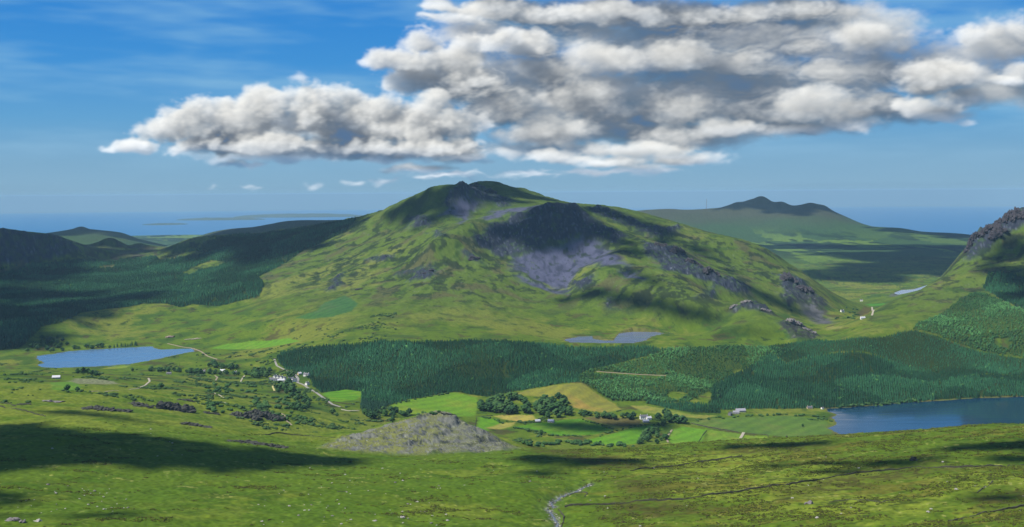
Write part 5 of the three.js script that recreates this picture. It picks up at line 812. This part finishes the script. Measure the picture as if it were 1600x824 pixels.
// ---------------------------------------------------------------- the fair-weather clouds overhead whose shadows lie on the land
{
  const white = MAT(.85, .86, .88), puff = [81, 82, 83].map((s) => lump(s, 2, .35));
  function cloud(alt, label, discs, full = .8) {   // discs: a spot on the ground that is shaded, and the radius there
    const r = rng(SEED++), list = [], spots = discs.map(([px, py, R, d]) => { let p; if (d) { const s = sight(px, py), q = Math.hypot(s.x, s.z); p = { x: s.x / q * d * 1000, z: s.z / q * d * 1000 }; } else p = meet(px, py); const y = base(p.x, p.z), k = (alt - y) / SUN.y; return [p.x + SUN.x * k, p.z + SUN.z * k, R]; });
    const cx = spots.reduce((s, p) => s + p[0], 0) / spots.length, cz = spots.reduce((s, p) => s + p[1], 0) / spots.length;
    for (const [x, z, R] of spots) {
      const g = puff[list.length % 3].clone(); g.scale(R * full, R * .42, R * full); g.rotateY(r() * 6); g.translate(x - cx, 0, z - cz); list.push(g);
      for (let i = 0; i < 9; i++) { const a = r() * 6.283, q = R * (.62 + .55 * r()), s = R * (.12 + .24 * r()), u = puff[i % 3].clone(); u.rotateY(r() * 6); u.scale(s, s * .7, s); u.translate(x - cx + Math.cos(a) * q, R * .12 * (r() - .3), z - cz + Math.sin(a) * q); list.push(u); }
    }
    const o = piece(numbered('cloud'), join(list), white); o.position.set(cx, alt, cz); tag(o, label, 'cloud');
  }
  cloud(1350, 'low white cloud that shades the left foreground slope', [[10, 676, 80], [40, 695, 110], [110, 702, 110], [90, 682, 60], [180, 708, 105], [250, 712, 95], [320, 716, 85], [390, 718, 75], [450, 718, 60], [505, 720, 42], [545, 719, 25], [0, 715, 90], [170, 685, 45], [240, 692, 45]]);
  cloud(1350, 'small white cloud that shades the left corner', [[0, 775, 22], [14, 785, 20], [120, 808, 12], [160, 806, 14], [200, 805, 12], [0, 806, 14]]);
  cloud(2500, 'wide white cloud that shades the hills on the far left', [[0, 368, 420], [50, 378, 380], [0, 400, 420], [90, 384, 260], [60, 404, 300], [0, 430, 350], [300, 384, 200], [340, 378, 220], [400, 376, 260], [440, 372, 240], [490, 362, 220], [530, 353, 200], [450, 390, 200], [420, 400, 160], [60, 362, 350, 7.2], [400, 360, 500, 8.5], [500, 350, 450, 8.2], [570, 340, 400, 8.2], [150, 384, 110, 6.75], [171, 379, 100, 6.8], [200, 386, 110, 6.75], [225, 393, 90, 6.6]], .72);
  cloud(2200, 'white cloud that shades the forest left of the lake', [[0, 490, 220], [40, 495, 200], [80, 490, 170], [0, 530, 160], [30, 530, 130], [120, 478, 150], [200, 468, 150], [0, 460, 220], [60, 465, 220]], .7);
  cloud(2300, 'white cloud that shades the summit and the dark buttress', [[705, 294, 60], [722, 296, 80], [745, 300, 90], [775, 308, 90], [800, 316, 80], [757, 290, 140], [800, 298, 140], [840, 310, 120], [860, 330, 80], [890, 335, 90], [850, 350, 90], [880, 362, 90], [820, 365, 80], [785, 370, 60], [760, 385, 40], [915, 358, 70], [945, 370, 70], [840, 385, 60], [880, 385, 60], [980, 384, 50], [1000, 398, 50], [960, 396, 45], [695, 305, 50], [640, 318, 75], [668, 308, 75], [690, 320, 70], [660, 330, 80], [620, 332, 70], [705, 333, 50], [640, 345, 60], [675, 345, 55]], .72);
  cloud(2300, 'long white cloud that shades the ridge behind the buttress', [[935, 333, 70], [975, 345, 70], [1010, 357, 70], [1045, 370, 55], [1030, 380, 50], [1090, 392, 50], [1110, 405, 40], [1070, 405, 40], [1140, 425, 34]]);
  cloud(2100, 'thin torn cloud that shades the lower mountain flank', [[985, 425, 40], [1005, 437, 42], [1025, 445, 30], [920, 462, 50], [945, 460, 45], [975, 468, 45], [1000, 474, 50], [1030, 478, 45], [1060, 486, 40], [1090, 492, 34], [1112, 497, 22], [880, 470, 40], [650, 360, 30], [690, 372, 30], [1185, 462, 45, 4.22], [1215, 470, 48, 4.22], [1245, 482, 42, 4.2], [1160, 522, 20, 3.5], [1190, 524, 20, 3.49], [1130, 520, 16, 3.5]]);
  cloud(2300, 'white cloud that shades the right mountain below its cliff', [[1605, 392, 80], [1585, 398, 75], [1566, 405, 60], [1590, 425, 80], [1605, 440, 80], [1548, 416, 42], [1562, 425, 50], [1535, 425, 30], [1600, 465, 60], [1660, 400, 140], [1660, 460, 120]]);
  cloud(2900, 'broad white cloud that shades the distant moor', [[1160, 381, 350, 10], [1230, 383, 400, 9.9], [1300, 385, 400, 9.8], [1370, 386, 420, 9.7], [1440, 388, 440, 9.5], [1500, 392, 440, 9.2], [1560, 392, 440, 9.2], [1370, 400, 360, 8.7], [1420, 405, 380, 8.4], [1470, 410, 380, 8.1], [1520, 412, 360, 8.0], [1400, 420, 320, 7.7], [1450, 424, 320, 7.5], [1500, 424, 300, 7.5], [1350, 426, 240, 7.4], [1300, 434, 180, 7.1], [1380, 436, 180, 7.0]], .85);
  cloud(3000, 'distant white cloud that shades the far peaks', [[1189, 314, 300, 13.1], [1150, 322, 220, 13], [1222, 322, 240, 12.9], [1280, 324, 260, 13], [1240, 332, 260, 12.7], [127, 362, 420, 11], [190, 368, 420, 11], [240, 384, 350, 10.5], [100, 372, 350, 10.6], [1430, 362, 380, 11.8], [1490, 367, 380, 11.6]], .7);
  cloud(1500, 'small white cloud that shades the valley meadows', [[870, 664, 34], [900, 666, 45], [935, 670, 38], [1000, 668, 40], [1020, 664, 35], [960, 664, 25]]);
  cloud(1300, 'small white cloud that shades the brow in the middle', [[850, 718, 40], [880, 722, 42], [915, 724, 38], [960, 722, 34], [990, 722, 22], [838, 738, 20], [855, 741, 16]]);
  cloud(1300, 'ragged white cloud that shades the right moor', [[1150, 698, 24], [1200, 695, 30], [1250, 693, 28], [1290, 692, 18], [1210, 728, 16], [1260, 727, 18], [1310, 727, 20], [1370, 727, 20], [1410, 725, 20], [1330, 737, 18], [1290, 740, 14], [1500, 700, 24], [1550, 698, 30], [1600, 697, 36], [1460, 718, 14], [1560, 716, 20], [1600, 716, 24], [1540, 778, 14], [1580, 778, 18], [1500, 752, 10]]);
  cloud(1500, 'wispy white cloud that shades the upper left moor', [[80, 642, 24], [110, 645, 30], [150, 650, 26], [190, 655, 20], [230, 660, 16]]);
}
renderer.render(scene, camera);
